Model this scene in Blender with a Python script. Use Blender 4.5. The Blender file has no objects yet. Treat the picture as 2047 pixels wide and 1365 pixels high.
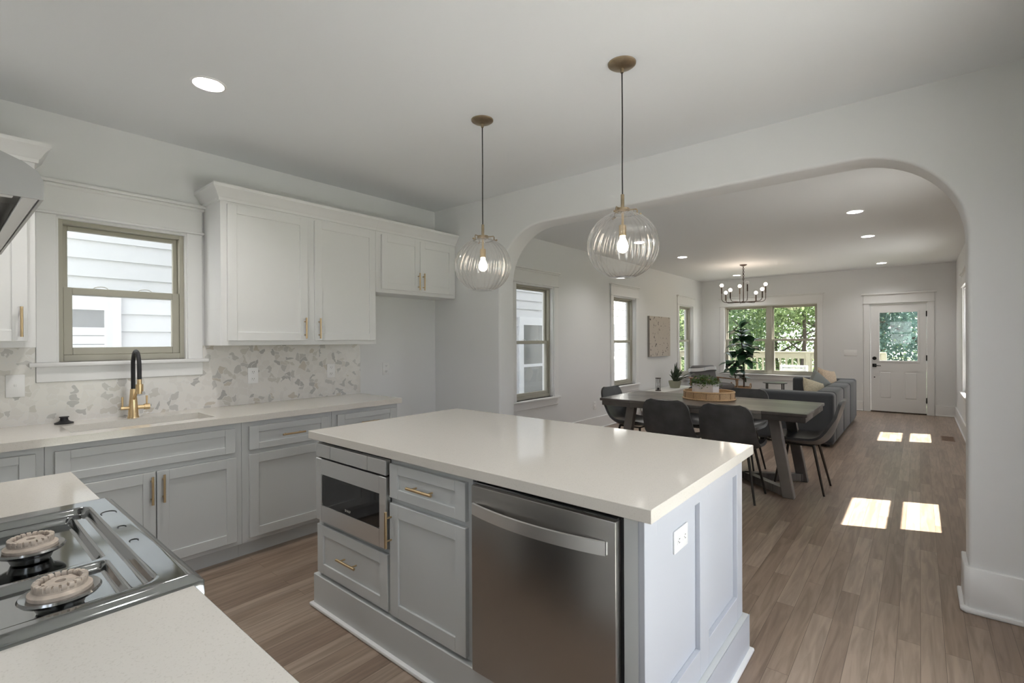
import bpy, bmesh, math, random
from mathutils import Vector, Matrix, noise
random.seed(7)
C = bpy.context.scene
COL = C.collection
PI = math.pi
# ------------------------------------------------------------------ camera
YAW, PITCH, ROLL, FPX = 0.69767643, -0.00198878, -0.00466424, 972.21
F_ = Vector((-math.sin(YAW)*math.cos(PITCH), math.cos(YAW)*math.cos(PITCH), math.sin(PITCH)))
R_ = Vector((math.cos(YAW), math.sin(YAW), 0)); U_ = R_.cross(F_)
R2 = math.cos(ROLL)*R_+math.sin(ROLL)*U_; U2 = -math.sin(ROLL)*R_+math.cos(ROLL)*U_
cam = bpy.data.cameras.new('camera'); camo = bpy.data.objects.new('camera', cam); COL.objects.link(camo)
cam.sensor_width = 36; cam.lens = FPX/2047*36; cam.clip_start = .02; cam.clip_end = 200
M = Matrix.Identity(4)
for i in range(3):
    M[i][0] = R2[i]; M[i][1] = U2[i]; M[i][2] = -F_[i]
M.translation = Vector((0, 0, 1.38)); camo.matrix_world = M
C.camera = camo
# ------------------------------------------------------------------ view, world, sun
C.view_settings.view_transform = 'Standard'; C.view_settings.look = 'None'
C.view_settings.gamma = 1; C.view_settings.use_curve_mapping = False
C.view_settings.exposure = 0.0
SKY = 4.4; SUN = 36.0; CAN = 8.0
w = bpy.data.worlds.new('sky'); C.world = w; w.use_nodes = True
nt = w.node_tree; nt.nodes.clear()
o = nt.nodes.new('ShaderNodeOutputWorld'); b = nt.nodes.new('ShaderNodeBackground')
tc = nt.nodes.new('ShaderNodeTexCoord'); sx = nt.nodes.new('ShaderNodeSeparateXYZ'); cr = nt.nodes.new('ShaderNodeValToRGB')
nt.links.new(tc.outputs['Generated'], sx.inputs[0]); nt.links.new(sx.outputs['Z'], cr.inputs[0])
cr.color_ramp.elements[0].position = 0; cr.color_ramp.elements[0].color = (.95, .97, 1, 1)
cr.color_ramp.elements[1].position = .6; cr.color_ramp.elements[1].color = (.80, .89, 1, 1)
nt.links.new(cr.outputs[0], b.inputs[0]); b.inputs[1].default_value = SKY
nt.links.new(b.outputs[0], o.inputs[0])
sl = bpy.data.lights.new('sun', 'SUN'); so = bpy.data.objects.new('sun', sl); COL.objects.link(so)
sl.energy = SUN; sl.angle = math.radians(.6); sl.color = (1, .95, .86)
so.rotation_euler = Vector((-1, -.40, -1.87)).to_track_quat('-Z', 'Y').to_euler(); so.location = (5, 6, 9)
def portal(name, loc, d, sx_, sy_):
    l = bpy.data.lights.new(name, 'AREA'); l.shape = 'RECTANGLE'; l.size = sx_; l.size_y = sy_
    l.cycles.is_portal = True
    p = bpy.data.objects.new(name, l); COL.objects.link(p); p.location = loc
    p.rotation_euler = Vector(d).to_track_quat('-Z', 'Z').to_euler()
C.cycles.use_denoising = True
C.cycles.max_bounces = 10; C.cycles.diffuse_bounces = 6; C.cycles.glossy_bounces = 5
C.cycles.transparent_max_bounces = 24; C.cycles.transmission_bounces = 8
C.cycles.caustics_reflective = False; C.cycles.caustics_refractive = False
C.cycles.sample_clamp_indirect = 6

# ------------------------------------------------------------------ materials
MAT = {}
def mat(name, col=(.8, .8, .8), rough=.5, metal=0, spec=.5, bump=0, bscale=200, var=0, vscale=3, **kw):
    m = bpy.data.materials.new(name); m.use_nodes = True; MAT[name] = m
    n = m.node_tree.nodes; L = m.node_tree.links; p = n['Principled BSDF']
    p.inputs['Base Color'].default_value = (*col, 1); p.inputs['Roughness'].default_value = rough
    p.inputs['Metallic'].default_value = metal; p.inputs['Specular IOR Level'].default_value = spec
    for k, v in kw.items(): p.inputs[k.replace('_', ' ')].default_value = v
    t = n.new('ShaderNodeTexCoord')
    if var:
        z = n.new('ShaderNodeTexNoise'); z.inputs['Scale'].default_value = vscale; z.inputs['Detail'].default_value = 6
        L.new(t.outputs['Object'], z.inputs['Vector'])
        r = n.new('ShaderNodeValToRGB'); e = r.color_ramp.elements
        e[0].position = .3; e[1].position = .7
        e[0].color = tuple(c*(1-var) for c in col)+(1,); e[1].color = tuple(min(1, c*(1+var)) for c in col)+(1,)
        L.new(z.outputs['Fac'], r.inputs[0]); L.new(r.outputs[0], p.inputs['Base Color'])
    if bump:
        z = n.new('ShaderNodeTexNoise'); z.inputs['Scale'].default_value = bscale
        L.new(t.outputs['Object'], z.inputs['Vector'])
        bp = n.new('ShaderNodeBump'); bp.inputs['Strength'].default_value = bump; bp.inputs['Distance'].default_value = .002
        L.new(z.outputs['Fac'], bp.inputs['Height']); L.new(bp.outputs[0], p.inputs['Normal'])
    return m
def brushed(name, col, rough, axis_scale, metal=1):
    m = mat(name, col, rough, metal); n = m.node_tree.nodes; L = m.node_tree.links; p = n['Principled BSDF']
    t = n.new('ShaderNodeTexCoord'); mp = n.new('ShaderNodeMapping'); mp.inputs['Scale'].default_value = axis_scale
    z = n.new('ShaderNodeTexNoise'); z.inputs['Scale'].default_value = 1; z.inputs['Detail'].default_value = 3
    L.new(t.outputs['Object'], mp.inputs[0]); L.new(mp.outputs[0], z.inputs['Vector'])
    r = n.new('ShaderNodeMapRange'); r.inputs['To Min'].default_value = rough-.02; r.inputs['To Max'].default_value = rough+.03
    L.new(z.outputs['Fac'], r.inputs[0]); L.new(r.outputs[0], p.inputs['Roughness'])
    return m
mat('wall_paint', (.765, .77, .775), .6, bump=.05, bscale=150)
mat('ceiling_paint', (.79, .805, .82), .7, bump=.05, bscale=120)
mat('trim_paint', (.80, .80, .80), .35)
mat('white_cabinet', (.79, .79, .79), .35)
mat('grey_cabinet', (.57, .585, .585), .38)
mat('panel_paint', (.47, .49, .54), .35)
mat('inner_dark', (.02, .02, .022), .7)
mat('vinyl', (.41, .395, .33), .45)
mat('vinyl_lock', (.72, .72, .68), .4)
mat('brass', (.60, .45, .27), .32, 1)
mat('antique_brass', (.36, .29, .20), .38, 1, var=.2, vscale=20)
mat('faucet_brass', (.72, .54, .31), .28, 1)
mat('black_rubber', (.015, .015, .018), .5)
brushed('steel', (.44, .43, .42), .27, (2, 2, 300))
brushed('steel_micro', (.78, .775, .77), .36, (2, 2, 300))
mat('steel_light', (.86, .86, .85), .38, 1)
brushed('steel_sink', (.6, .6, .6), .3, (3, 900, 3))
mat('steel_door', (.40, .385, .37), .30, 1)
mat('cooktop', (.30, .31, .315), .07, 1, bump=.02, bscale=30)
mat('hood_steel', (.47, .47, .46), .32, .85)
mat('hood_filter', (.42, .43, .43), .4, .8, bump=.4, bscale=90)
mat('burner_ring', (.55, .47, .40), .55, .25, var=.15, vscale=60)
mat('burner_black', (.30, .30, .30), .14, .95)
mat('oven_glass', (.008, .008, .009), .04, spec=.6)
mat('plate_white', (.84, .84, .84), .3)
mat('slot_dark', (.05, .05, .05), .5)
mat('cord_black', (.012, .012, .012), .6)
mat('iron_black', (.018, .016, .015), .5, .3)
mat('bronze_dark', (.05, .033, .025), .4, .6)
mat('leather', (.055, .056, .058), .36, bump=.25, bscale=60, var=.35, vscale=9)
mat('leg_metal', (.035, .030, .026), .4, .6)
mat('sofa_fabric', (.050, .055, .062), .9, bump=.3, bscale=700, Sheen_Weight=.25)
mat('cushion_beige', (.56, .44, .32), .9, bump=.5, bscale=120, var=.2, vscale=60)
mat('cushion_cream', (.52, .46, .33), .9, bump=.4, bscale=200, var=.15, vscale=40)
mat('cushion_grey', (.20, .21, .20), .9, bump=.4, bscale=300)
mat('armchair_fabric', (.14, .135, .135), .9, bump=.3, bscale=500)
mat('throw_fabric', (.62, .62, .62), .9, bump=.4, bscale=300)
mat('chair_wood', (.30, .18, .10), .5, var=.2, vscale=30)
mat('rattan', (.60, .40, .22), .55, var=.2, vscale=120)
mat('rattan_dark', (.33, .20, .10), .6)
mat('basket', (.42, .26, .15), .7, bump=.8, bscale=80, var=.3, vscale=50)
mat('ceramic_white', (.80, .80, .82), .3)
mat('pot_sage', (.33, .33, .25), .6)
mat('leaf_dark', (.025, .075, .035), .35, var=.45, vscale=8)
mat('leaf_spiky', (.06, .09, .055), .5, var=.3, vscale=20)
mat('leaf_box', (.09, .17, .035), .5, var=.5, vscale=60)
mat('stem', (.07, .05, .035), .7)
mat('soil', (.05, .035, .025), .9)
mat('console_white', (.72, .72, .70), .4)
mat('glass_black', (.03, .03, .035), .35)
mat('canvas_edge', (.25, .23, .21), .7)
mat('hinge_black', (.012, .012, .012), .4, .4)
mat('vent_wood', (.20, .13, .085), .5)
mat('siding', (.60, .605, .615), .6)
mat('house_trim', (.74, .75, .77), .6)
mat('house_glass', (.20, .205, .205), .06, spec=.8)
mat('siding_reflection_white', (.62, .62, .63), .5)
mat('deck_wood', (.25, .23, .18), .7, var=.15, vscale=5)
mat('deck_white', (.27, .265, .20), .6)
mat('patio_chair', (.42, .43, .47), .5)
mat('bark', (.07, .055, .045), .9, bump=.8, bscale=20)
mat('lawn', (.13, .15, .08), .9, var=.4, vscale=.7)
mat('concrete', (.58, .58, .57), .85, var=.1)
mat('roof', (.12, .12, .12), .9)
mat('clay', (.10, .085, .075), .7)

def emit(name, col, s):
    m = bpy.data.materials.new(name); m.use_nodes = True; MAT[name] = m
    n = m.node_tree.nodes; n.clear(); e = n.new('ShaderNodeEmission'); q = n.new('ShaderNodeOutputMaterial')
    e.inputs[0].default_value = (*col, 1); e.inputs[1].default_value = s
    m.node_tree.links.new(e.outputs[0], q.inputs[0])
emit('lens_glow', (1, .93, .84), 8)
emit('bulb_glow', (1, .84, .66), 14)
emit('bulb_glow_small', (1, .86, .72), 12)
emit('oven_clock', (.5, .6, .65), .25)

def glass(name, f0, tint, rough=0.0, bump=None, scale=1.0):
    m = bpy.data.materials.new(name); m.use_nodes = True; MAT[name] = m
    n = m.node_tree.nodes; L = m.node_tree.links; n.clear()
    q = n.new('ShaderNodeOutputMaterial'); mx = n.new('ShaderNodeMixShader'); t = n.new('ShaderNodeBsdfTransparent')
    g = n.new('ShaderNodeBsdfGlossy'); fr = n.new('ShaderNodeFresnel'); fr.inputs[0].default_value = f0
    t.inputs[0].default_value = (*tint, 1); g.inputs['Roughness'].default_value = rough
    mm = n.new('ShaderNodeMath'); mm.operation = 'MULTIPLY'; mm.inputs[1].default_value = scale; mm.use_clamp = True
    gm = n.new('ShaderNodeNewGeometry'); io = n.new('ShaderNodeMapRange'); io.inputs['To Min'].default_value = f0; io.inputs['To Max'].default_value = 1/f0
    L.new(gm.outputs['Backfacing'], io.inputs[0]); L.new(io.outputs[0], fr.inputs[0])
    L.new(fr.outputs[0], mm.inputs[0])
    L.new(mm.outputs[0], mx.inputs[0]); L.new(t.outputs[0], mx.inputs[1]); L.new(g.outputs[0], mx.inputs[2]); L.new(mx.outputs[0], q.inputs[0])
glass('pane', 1.45, (.98, .98, .98))
glass('globe_glass', 1.45, (.975, .975, .97), .06, scale=3.2)
def haze(m, k):
    n = MAT[m].node_tree.nodes; L = MAT[m].node_tree.links; q = [x for x in n if x.type == 'OUTPUT_MATERIAL'][0]; src = q.inputs[0].links[0].from_socket
    t = n.new('ShaderNodeBsdfTranslucent'); t.inputs[0].default_value = (.9, .9, .9, 1); mx = n.new('ShaderNodeMixShader'); mx.inputs[0].default_value = k
    L.new(src, mx.inputs[1]); L.new(t.outputs[0], mx.inputs[2]); L.new(mx.outputs[0], q.inputs[0])
haze('globe_glass', .045)
glass('vial_glass', 1.45, (.9, .9, .9))

def leaf_mat(name, col, tr):
    m = bpy.data.materials.new(name); m.use_nodes = True; MAT[name] = m
    n = m.node_tree.nodes; L = m.node_tree.links; n.clear()
    q = n.new('ShaderNodeOutputMaterial'); d = n.new('ShaderNodeBsdfDiffuse'); t = n.new('ShaderNodeBsdfTranslucent'); a = n.new('ShaderNodeMixShader')
    g = n.new('ShaderNodeNewGeometry'); z = n.new('ShaderNodeTexNoise'); z.inputs['Scale'].default_value = 1.3; z.inputs['Detail'].default_value = 5
    r = n.new('ShaderNodeValToRGB'); e = r.color_ramp.elements; e[0].position = .35; e[1].position = .68
    e[0].color = tuple(c*.55 for c in col)+(1,); e[1].color = tuple(min(1, c*1.5) for c in col)+(1,)
    L.new(g.outputs['Position'], z.inputs['Vector']); L.new(z.outputs['Fac'], r.inputs[0])
    L.new(r.outputs[0], d.inputs[0]); L.new(r.outputs[0], t.inputs[0]); a.inputs[0].default_value = tr
    L.new(d.outputs[0], a.inputs[1]); L.new(t.outputs[0], a.inputs[2]); L.new(a.outputs[0], q.inputs[0])
leaf_mat('foliage_light', (.26, .34, .17), .5)
leaf_mat('foliage_mid', (.18, .26, .15), .45)
leaf_mat('foliage_blue', (.12, .19, .17), .35)

def quartz():
    m = mat('quartz', (.66, .63, .58), .09, spec=.6); n = m.node_tree.nodes; L = m.node_tree.links; p = n['Principled BSDF']
    t = n.new('ShaderNodeTexCoord'); z = n.new('ShaderNodeTexNoise'); z.inputs['Scale'].default_value = 260; z.inputs['Detail'].default_value = 2
    r = n.new('ShaderNodeValToRGB'); e = r.color_ramp.elements; e[0].position = .30; e[1].position = .42
    e[0].color = (.585, .553, .50, 1); e[1].color = (.66, .628, .578, 1)
    L.new(t.outputs['Object'], z.inputs['Vector']); L.new(z.outputs['Fac'], r.inputs[0]); L.new(r.outputs[0], p.inputs['Base Color'])
quartz()

def floor_mat():
    m = mat('oak_floor', (.2, .15, .11), .32); n = m.node_tree.nodes; L = m.node_tree.links; p = n['Principled BSDF']
    t = n.new('ShaderNodeTexCoord'); mp = n.new('ShaderNodeMapping'); mp.inputs['Rotation'].default_value = (0, 0, PI/2)
    L.new(t.outputs['Object'], mp.inputs[0])
    br = n.new('ShaderNodeTexBrick'); br.offset = .37; br.offset_frequency = 2; br.squash = 1
    br.inputs['Scale'].default_value = 1; br.inputs['Brick Width'].default_value = .95; br.inputs['Row Height'].default_value = .083
    br.inputs['Mortar Size'].default_value = .0009; br.inputs['Mortar Smooth'].default_value = .2; br.inputs['Bias'].default_value = 0
    br.inputs['Color1'].default_value = (0, 0, 0, 1); br.inputs['Color2'].default_value = (1, 1, 1, 1); br.inputs['Mortar'].default_value = (.5, .5, .5, 1)
    L.new(mp.outputs[0], br.inputs['Vector'])
    r = n.new('ShaderNodeValToRGB'); e = r.color_ramp.elements
    e[0].position = 0; e[0].color = (.235, .172, .130, 1); e[1].position = 1; e[1].color = (.355, .280, .222, 1)
    k = r.color_ramp.elements.new(.5); k.color = (.295, .224, .172, 1)
    L.new(br.outputs['Color'], r.inputs[0])
    # grain, shifted plank by plank
    add = n.new('ShaderNodeVectorMath'); add.operation = 'MULTIPLY_ADD'; add.inputs[1].default_value = (17, 31, 5)
    L.new(br.outputs['Color'], add.inputs[0]); L.new(mp.outputs[0], add.inputs[2])
    m2 = n.new('ShaderNodeMapping'); m2.inputs['Scale'].default_value = (2.2, 26, 1); L.new(add.outputs[0], m2.inputs[0])
    z = n.new('ShaderNodeTexNoise'); z.inputs['Scale'].default_value = 1; z.inputs['Detail'].default_value = 8; z.inputs['Distortion'].default_value = 1.2
    L.new(m2.outputs[0], z.inputs['Vector'])
    g = n.new('ShaderNodeValToRGB'); ge = g.color_ramp.elements; ge[0].position = .35; ge[0].color = (.72, .70, .68, 1); ge[1].position = .62; ge[1].color = (1.08, 1.06, 1.05, 1)
    L.new(z.outputs['Fac'], g.inputs[0])
    mu = n.new('ShaderNodeMix'); mu.data_type = 'RGBA'; mu.blend_type = 'MULTIPLY'; mu.inputs['Factor'].default_value = 1
    L.new(r.outputs[0], mu.inputs['A']); L.new(g.outputs[0], mu.inputs['B'])
    mo = n.new('ShaderNodeMix'); mo.data_type = 'RGBA'; L.new(br.outputs['Fac'], mo.inputs['Factor'])
    L.new(mu.outputs['Result'], mo.inputs['A']); mo.inputs['B'].default_value = (.09, .06, .045, 1)
    L.new(mo.outputs['Result'], p.inputs['Base Color'])
    bp = n.new('ShaderNodeBump'); bp.inputs['Strength'].default_value = .15; bp.inputs['Distance'].default_value = .002
    L.new(z.outputs['Fac'], bp.inputs['Height']); L.new(bp.outputs[0], p.inputs['Normal'])
floor_mat()

def terrazzo():
    m = mat('mosaic', (.7, .7, .7), .22); n = m.node_tree.nodes; L = m.node_tree.links; p = n['Principled BSDF']
    t = n.new('ShaderNodeTexCoord'); sp = n.new('ShaderNodeSeparateXYZ'); cb = n.new('ShaderNodeCombineXYZ')
    L.new(t.outputs['Object'], sp.inputs[0]); L.new(sp.outputs['Y'], cb.inputs['X']); L.new(sp.outputs['Z'], cb.inputs['Y'])
    nz = n.new('ShaderNodeTexNoise'); nz.inputs['Scale'].default_value = 14; L.new(cb.outputs[0], nz.inputs['Vector'])
    ma = n.new('ShaderNodeVectorMath'); ma.operation = 'MULTIPLY_ADD'; ma.inputs[1].default_value = (.10, .10, 0)
    L.new(nz.outputs['Color'], ma.inputs[0]); L.new(cb.outputs[0], ma.inputs[2])
    vs = []
    for feat in ('F1', 'DISTANCE_TO_EDGE'):
        v = n.new('ShaderNodeTexVoronoi'); v.feature = feat; v.voronoi_dimensions = '2D'; v.inputs['Scale'].default_value = 25; v.inputs['Randomness'].default_value = 1
        L.new(ma.outputs[0], v.inputs['Vector']); vs.append(v)
    sc = n.new('ShaderNodeSeparateColor'); L.new(vs[0].outputs['Color'], sc.inputs[0])
    r = n.new('ShaderNodeValToRGB'); r.color_ramp.interpolation = 'CONSTANT'; e = r.color_ramp.elements
    e[0].position = 0; e[0].color = (.73, .71, .68, 1); e[1].position = .45; e[1].color = (.69, .67, .64, 1)
    for pos, c in ((.74, (.60, .58, .54, 1)), (.82, (.54, .53, .51, 1)), (.89, (.46, .45, .44, 1)), (.96, (.58, .54, .48, 1))):
        k = e.new(pos); k.color = c
    L.new(sc.outputs['Red'], r.inputs[0])
    mr = n.new('ShaderNodeMath'); mr.operation = 'LESS_THAN'; mr.inputs[1].default_value = .045; L.new(vs[1].outputs['Distance'], mr.inputs[0])
    mx = n.new('ShaderNodeMix'); mx.data_type = 'RGBA'; L.new(mr.outputs[0], mx.inputs['Factor']); L.new(r.outputs[0], mx.inputs['A']); mx.inputs['B'].default_value = (.72, .71, .69, 1)
    L.new(mx.outputs['Result'], p.inputs['Base Color'])
terrazzo()

def table_wood():
    m = mat('table_wood', (.10, .09, .08), .30); n = m.node_tree.nodes; L = m.node_tree.links; p = n['Principled BSDF']
    t = n.new('ShaderNodeTexCoord')
    br = n.new('ShaderNodeTexBrick'); br.inputs['Scale'].default_value = 1; br.inputs['Brick Width'].default_value = .62; br.inputs['Row Height'].default_value = .105
    br.inputs['Mortar Size'].default_value = .0015; br.inputs['Color1'].default_value = (0, 0, 0, 1); br.inputs['Color2'].default_value = (1, 1, 1, 1)
    L.new(t.outputs['Object'], br.inputs['Vector'])
    r = n.new('ShaderNodeValToRGB'); e = r.color_ramp.elements
    e[0].position = .2; e[1].position = .8; e[0].color = (.028, .024, .022, 1); e[1].color = (.22, .20, .185, 1)
    mp = n.new('ShaderNodeMapping'); mp.inputs['Scale'].default_value = (4, 40, 4); L.new(t.outputs['Object'], mp.inputs[0])
    z = n.new('ShaderNodeTexNoise'); z.inputs['Scale'].default_value = 1; z.inputs['Detail'].default_value = 6; L.new(mp.outputs[0], z.inputs['Vector'])
    mx = n.new('ShaderNodeMix'); mx.data_type = 'FLOAT'; mx.inputs['Factor'].default_value = .55
    L.new(br.outputs['Color'], mx.inputs['A']); L.new(z.outputs['Fac'], mx.inputs['B'])
    L.new(mx.outputs['Result'], r.inputs[0])
    mo = n.new('ShaderNodeMix'); mo.data_type = 'RGBA'; L.new(br.outputs['Fac'], mo.inputs['Factor'])
    L.new(r.outputs[0], mo.inputs['A']); mo.inputs['B'].default_value = (.025, .02, .018, 1)
    L.new(mo.outputs['Result'], p.inputs['Base Color'])
    bp = n.new('ShaderNodeBump'); bp.inputs['Strength'].default_value = .25; bp.inputs['Distance'].default_value = .003
    L.new(z.outputs['Fac'], bp.inputs['Height']); L.new(bp.outputs[0], p.inputs['Normal'])
table_wood()

def art_mat():
    m = mat('canvas_paint', (.52, .47, .42), .8); n = m.node_tree.nodes; L = m.node_tree.links; p = n['Principled BSDF']
    t = n.new('ShaderNodeTexCoord')
    z = n.new('ShaderNodeTexNoise'); z.inputs['Scale'].default_value = 15; z.inputs['Detail'].default_value = 3; z.inputs['Distortion'].default_value = .9
    L.new(t.outputs['Object'], z.inputs['Vector'])
    r = n.new('ShaderNodeValToRGB'); e = r.color_ramp.elements; e[0].position = .63; e[1].position = .66
    e[0].color = (.54, .49, .44, 1); e[1].color = (.06, .05, .045, 1)
    L.new(z.outputs['Fac'], r.inputs[0]); L.new(r.outputs[0], p.inputs['Base Color'])
art_mat()

# ------------------------------------------------------------------ mesh helpers
class MB:
    def __init__(s): s.bm = bmesh.new()
    def box(s, x0, x1, y0, y1, z0, z1, bev=0, seg=1):
        vs = [s.bm.verts.new(v) for v in ((x0,y0,z0),(x1,y0,z0),(x1,y1,z0),(x0,y1,z0),(x0,y0,z1),(x1,y0,z1),(x1,y1,z1),(x0,y1,z1))]
        fs = [s.bm.faces.new([vs[i] for i in q]) for q in ((0,3,2,1),(4,5,6,7),(0,1,5,4),(1,2,6,5),(2,3,7,6),(3,0,4,7))]
        if bev:
            ed = {e for f in fs for e in f.edges}
            bmesh.ops.bevel(s.bm, geom=list(ed), offset=bev, segments=seg, profile=.5, affect='EDGES')
        return s
    def obox(s, O, U, N, u0, u1, n0, n1, z0, z1, bev=0, seg=1):
        O, U, N = Vector(O), Vector(U), Vector(N); Z = Vector((0, 0, 1))
        a = [O+U*u+N*n+Z*z for z in (z0, z1) for u, n in ((u0,n0),(u1,n0),(u1,n1),(u0,n1))]
        vs = [s.bm.verts.new(v) for v in a]
        fs = [s.bm.faces.new([vs[i] for i in q]) for q in ((0,3,2,1),(4,5,6,7),(0,1,5,4),(1,2,6,5),(2,3,7,6),(3,0,4,7))]
        bmesh.ops.recalc_face_normals(s.bm, faces=fs)
        if bev:
            ed = {e for f in fs for e in f.edges}
            bmesh.ops.bevel(s.bm, geom=list(ed), offset=bev, segments=seg, profile=.5, affect='EDGES')
        return s
    def prism(s, pts, d, bev=0):
        d = Vector(d); a = [s.bm.verts.new(p) for p in pts]; b = [s.bm.verts.new(Vector(p)+d) for p in pts]; n = len(pts)
        fs = [s.bm.faces.new(a), s.bm.faces.new(b[::-1])]
        for i in range(n): fs.append(s.bm.faces.new((a[i], b[i], b[(i+1) % n], a[(i+1) % n])))
        bmesh.ops.recalc_face_normals(s.bm, faces=fs)
        if bev: bmesh.ops.bevel(s.bm, geom=list({e for f in fs for e in f.edges}), offset=bev, segments=1, profile=.5, affect='EDGES')
        return s
    def cyl(s, p0, p1, r0, r1=None, n=20, cap=True):
        p0, p1 = Vector(p0), Vector(p1); r1 = r0 if r1 is None else r1
        q = (p1-p0).to_track_quat('Z', 'Y'); A = []; B = []
        for i in range(n):
            a = 2*PI*i/n; v = q @ Vector((math.cos(a), math.sin(a), 0))
            A.append(s.bm.verts.new(p0+v*r0)); B.append(s.bm.verts.new(p1+v*r1))
        for i in range(n): s.bm.faces.new((A[i], A[(i+1) % n], B[(i+1) % n], B[i]))
        if cap: s.bm.faces.new(A[::-1]); s.bm.faces.new(B)
        return s
    def tube(s, pts, r, n=10, cap=True):
        pts = [Vector(p) for p in pts]; rings = []; N = None
        for i, p in enumerate(pts):
            t = (pts[min(i+1, len(pts)-1)]-pts[max(i-1, 0)]).normalized()
            if N is None:
                N = t.orthogonal().normalized()
            else:
                N = (N-t*N.dot(t)); N = N.normalized() if N.length > 1e-6 else t.orthogonal().normalized()
            B = t.cross(N); rr = r[i] if isinstance(r, (list, tuple)) else r
            rings.append([s.bm.verts.new(p+(N*math.cos(2*PI*k/n)+B*math.sin(2*PI*k/n))*rr) for k in range(n)])
        for a, b in zip(rings, rings[1:]):
            for k in range(n): s.bm.faces.new((a[k], a[(k+1) % n], b[(k+1) % n], b[k]))
        if cap: s.bm.faces.new(rings[0][::-1]); s.bm.faces.new(rings[-1])
        return s
    def lathe(s, prof, c=(0, 0, 0), n=32, fn=None, sx=1, sy=1):
        c = Vector(c); rings = []
        for r, z in prof:
            if r < 1e-5: rings.append([s.bm.verts.new(c+Vector((0, 0, z)))]); continue
            ring = []
            for k in range(n):
                a = 2*PI*k/n; rr = fn(r, z, a) if fn else r
                ring.append(s.bm.verts.new(c+Vector((rr*math.cos(a)*sx, rr*math.sin(a)*sy, z))))
            rings.append(ring)
        for a, b in zip(rings, rings[1:]):
            for k in range(n):
                k2 = (k+1) % n
                if len(a) == 1 and len(b) == 1: continue
                if len(a) == 1: s.bm.faces.new((a[0], b[k2], b[k]))
                elif len(b) == 1: s.bm.faces.new((a[k], a[k2], b[0]))
                else: s.bm.faces.new((a[k], a[k2], b[k2], b[k]))
        return s
    def sphere(s, c, r, n=16, sz=1):
        m = max(6, n//2)
        return s.lathe([(r*math.sin(PI*i/m), -r*sz*math.cos(PI*i/m)) for i in range(m+1)], c, n)
    def grid(s, P, closed_u=False):
        V = [[s.bm.verts.new(p) for p in row] for row in P]
        for i in range(len(V)-1):
            for j in range(len(V[0])-1): s.bm.faces.new((V[i][j], V[i][j+1], V[i+1][j+1], V[i+1][j]))
        return V
    def slab(s, P, th):
        """grid surface P thickened along its normals"""
        nI, nJ = len(P), len(P[0]); Q = []
        for i in range(nI):
            row = []
            for j in range(nJ):
                a = P[min(i+1, nI-1)][j]-P[max(i-1, 0)][j]; b = P[i][min(j+1, nJ-1)]-P[i][max(j-1, 0)]
                nn = a.cross(b); nn = nn.normalized() if nn.length > 1e-9 else Vector((0, 0, 1)); row.append(P[i][j]+nn*th)
            Q.append(row)
        A = s.grid(P); B = s.grid(Q)
        loop = [(0, j) for j in range(nJ)]+[(i, nJ-1) for i in range(1, nI)]+[(nI-1, j) for j in range(nJ-2, -1, -1)]+[(i, 0) for i in range(nI-2, 0, -1)]
        for k in range(len(loop)):
            a, b = loop[k], loop[(k+1) % len(loop)]
            s.bm.faces.new((A[a[0]][a[1]], A[b[0]][b[1]], B[b[0]][b[1]], B[a[0]][a[1]]))
        return s
    def pillow(s, Mx, w, h, t, n=14):
        """soft cushion: w along x, h along z, thickness along y in frame Mx"""
        for sg in (1, -1):
            P = []
            for i in range(n+1):
                row = []
                for j in range(n+1):
                    u, v = -1+2*i/n, -1+2*j/n
                    pin = 1-.10*(1-abs(u)**2)*(abs(v)**4)-.0
                    pin2 = 1-.10*(1-abs(v)**2)*(abs(u)**4)
                    th = t*max(0, (1-abs(u)**2.6))**.5*max(0, (1-abs(v)**2.6))**.5
                    row.append(Mx @ Vector((u*w/2*pin2, sg*th/2, v*h/2*pin)))
                P.append(row)
            s.grid(P)
        bmesh.ops.remove_doubles(s.bm, verts=s.bm.verts, dist=1e-5)
        return s

ORG = {}
def obj(name, mb, material, parent=None, label=None, kind=None, sharp=35, origin=None):
    bm = mb.bm if isinstance(mb, MB) else mb
    bmesh.ops.recalc_face_normals(bm, faces=bm.faces)
    og = ORG.get(parent.name, Vector()) if parent else (Vector(origin) if origin else Vector())
    if og.length: bmesh.ops.translate(bm, verts=bm.verts, vec=-og)
    me = bpy.data.meshes.new(name); bm.to_mesh(me); bm.free()
    if len(me.polygons):
        me.polygons.foreach_set('use_smooth', [True]*len(me.polygons))
        me.set_sharp_from_angle(angle=math.radians(sharp))
    ob = bpy.data.objects.new(name, me); COL.objects.link(ob)
    for m in (material if isinstance(material, (list, tuple)) else [material]): me.materials.append(MAT[m])
    if parent: ob.parent = parent
    elif origin: ob.location = origin
    ORG[ob.name] = og
    if label: ob['label'] = label
    if kind: ob['kind'] = kind
    return ob
def thing(name, label, cat, base=(0, 0, 0), group=None):
    e = bpy.data.objects.new(name, None); e.empty_display_size = .05; COL.objects.link(e); e.location = base
    ORG[e.name] = Vector(base); e['label'] = label; e['category'] = cat
    if group: e['group'] = group
    return e
def tag(ob, label, cat, group=None):
    ob['label'] = label; ob['category'] = cat
    if group: ob['group'] = group
    return ob
def sempty(name, base=(0, 0, 0)):
    e = bpy.data.objects.new(name, None); e.empty_display_size = .05; COL.objects.link(e); e.location = base
    ORG[e.name] = Vector(base); e['kind'] = 'structure'; return e
def struct(name, mb, m, **k): return obj(name, mb, m, kind='structure', **k)
def copy_tree(o, parent=None):
    c = o.copy(); COL.objects.link(c)
    if parent: c.parent = parent
    for ch in list(o.children): copy_tree(ch, c)
    return c
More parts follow.
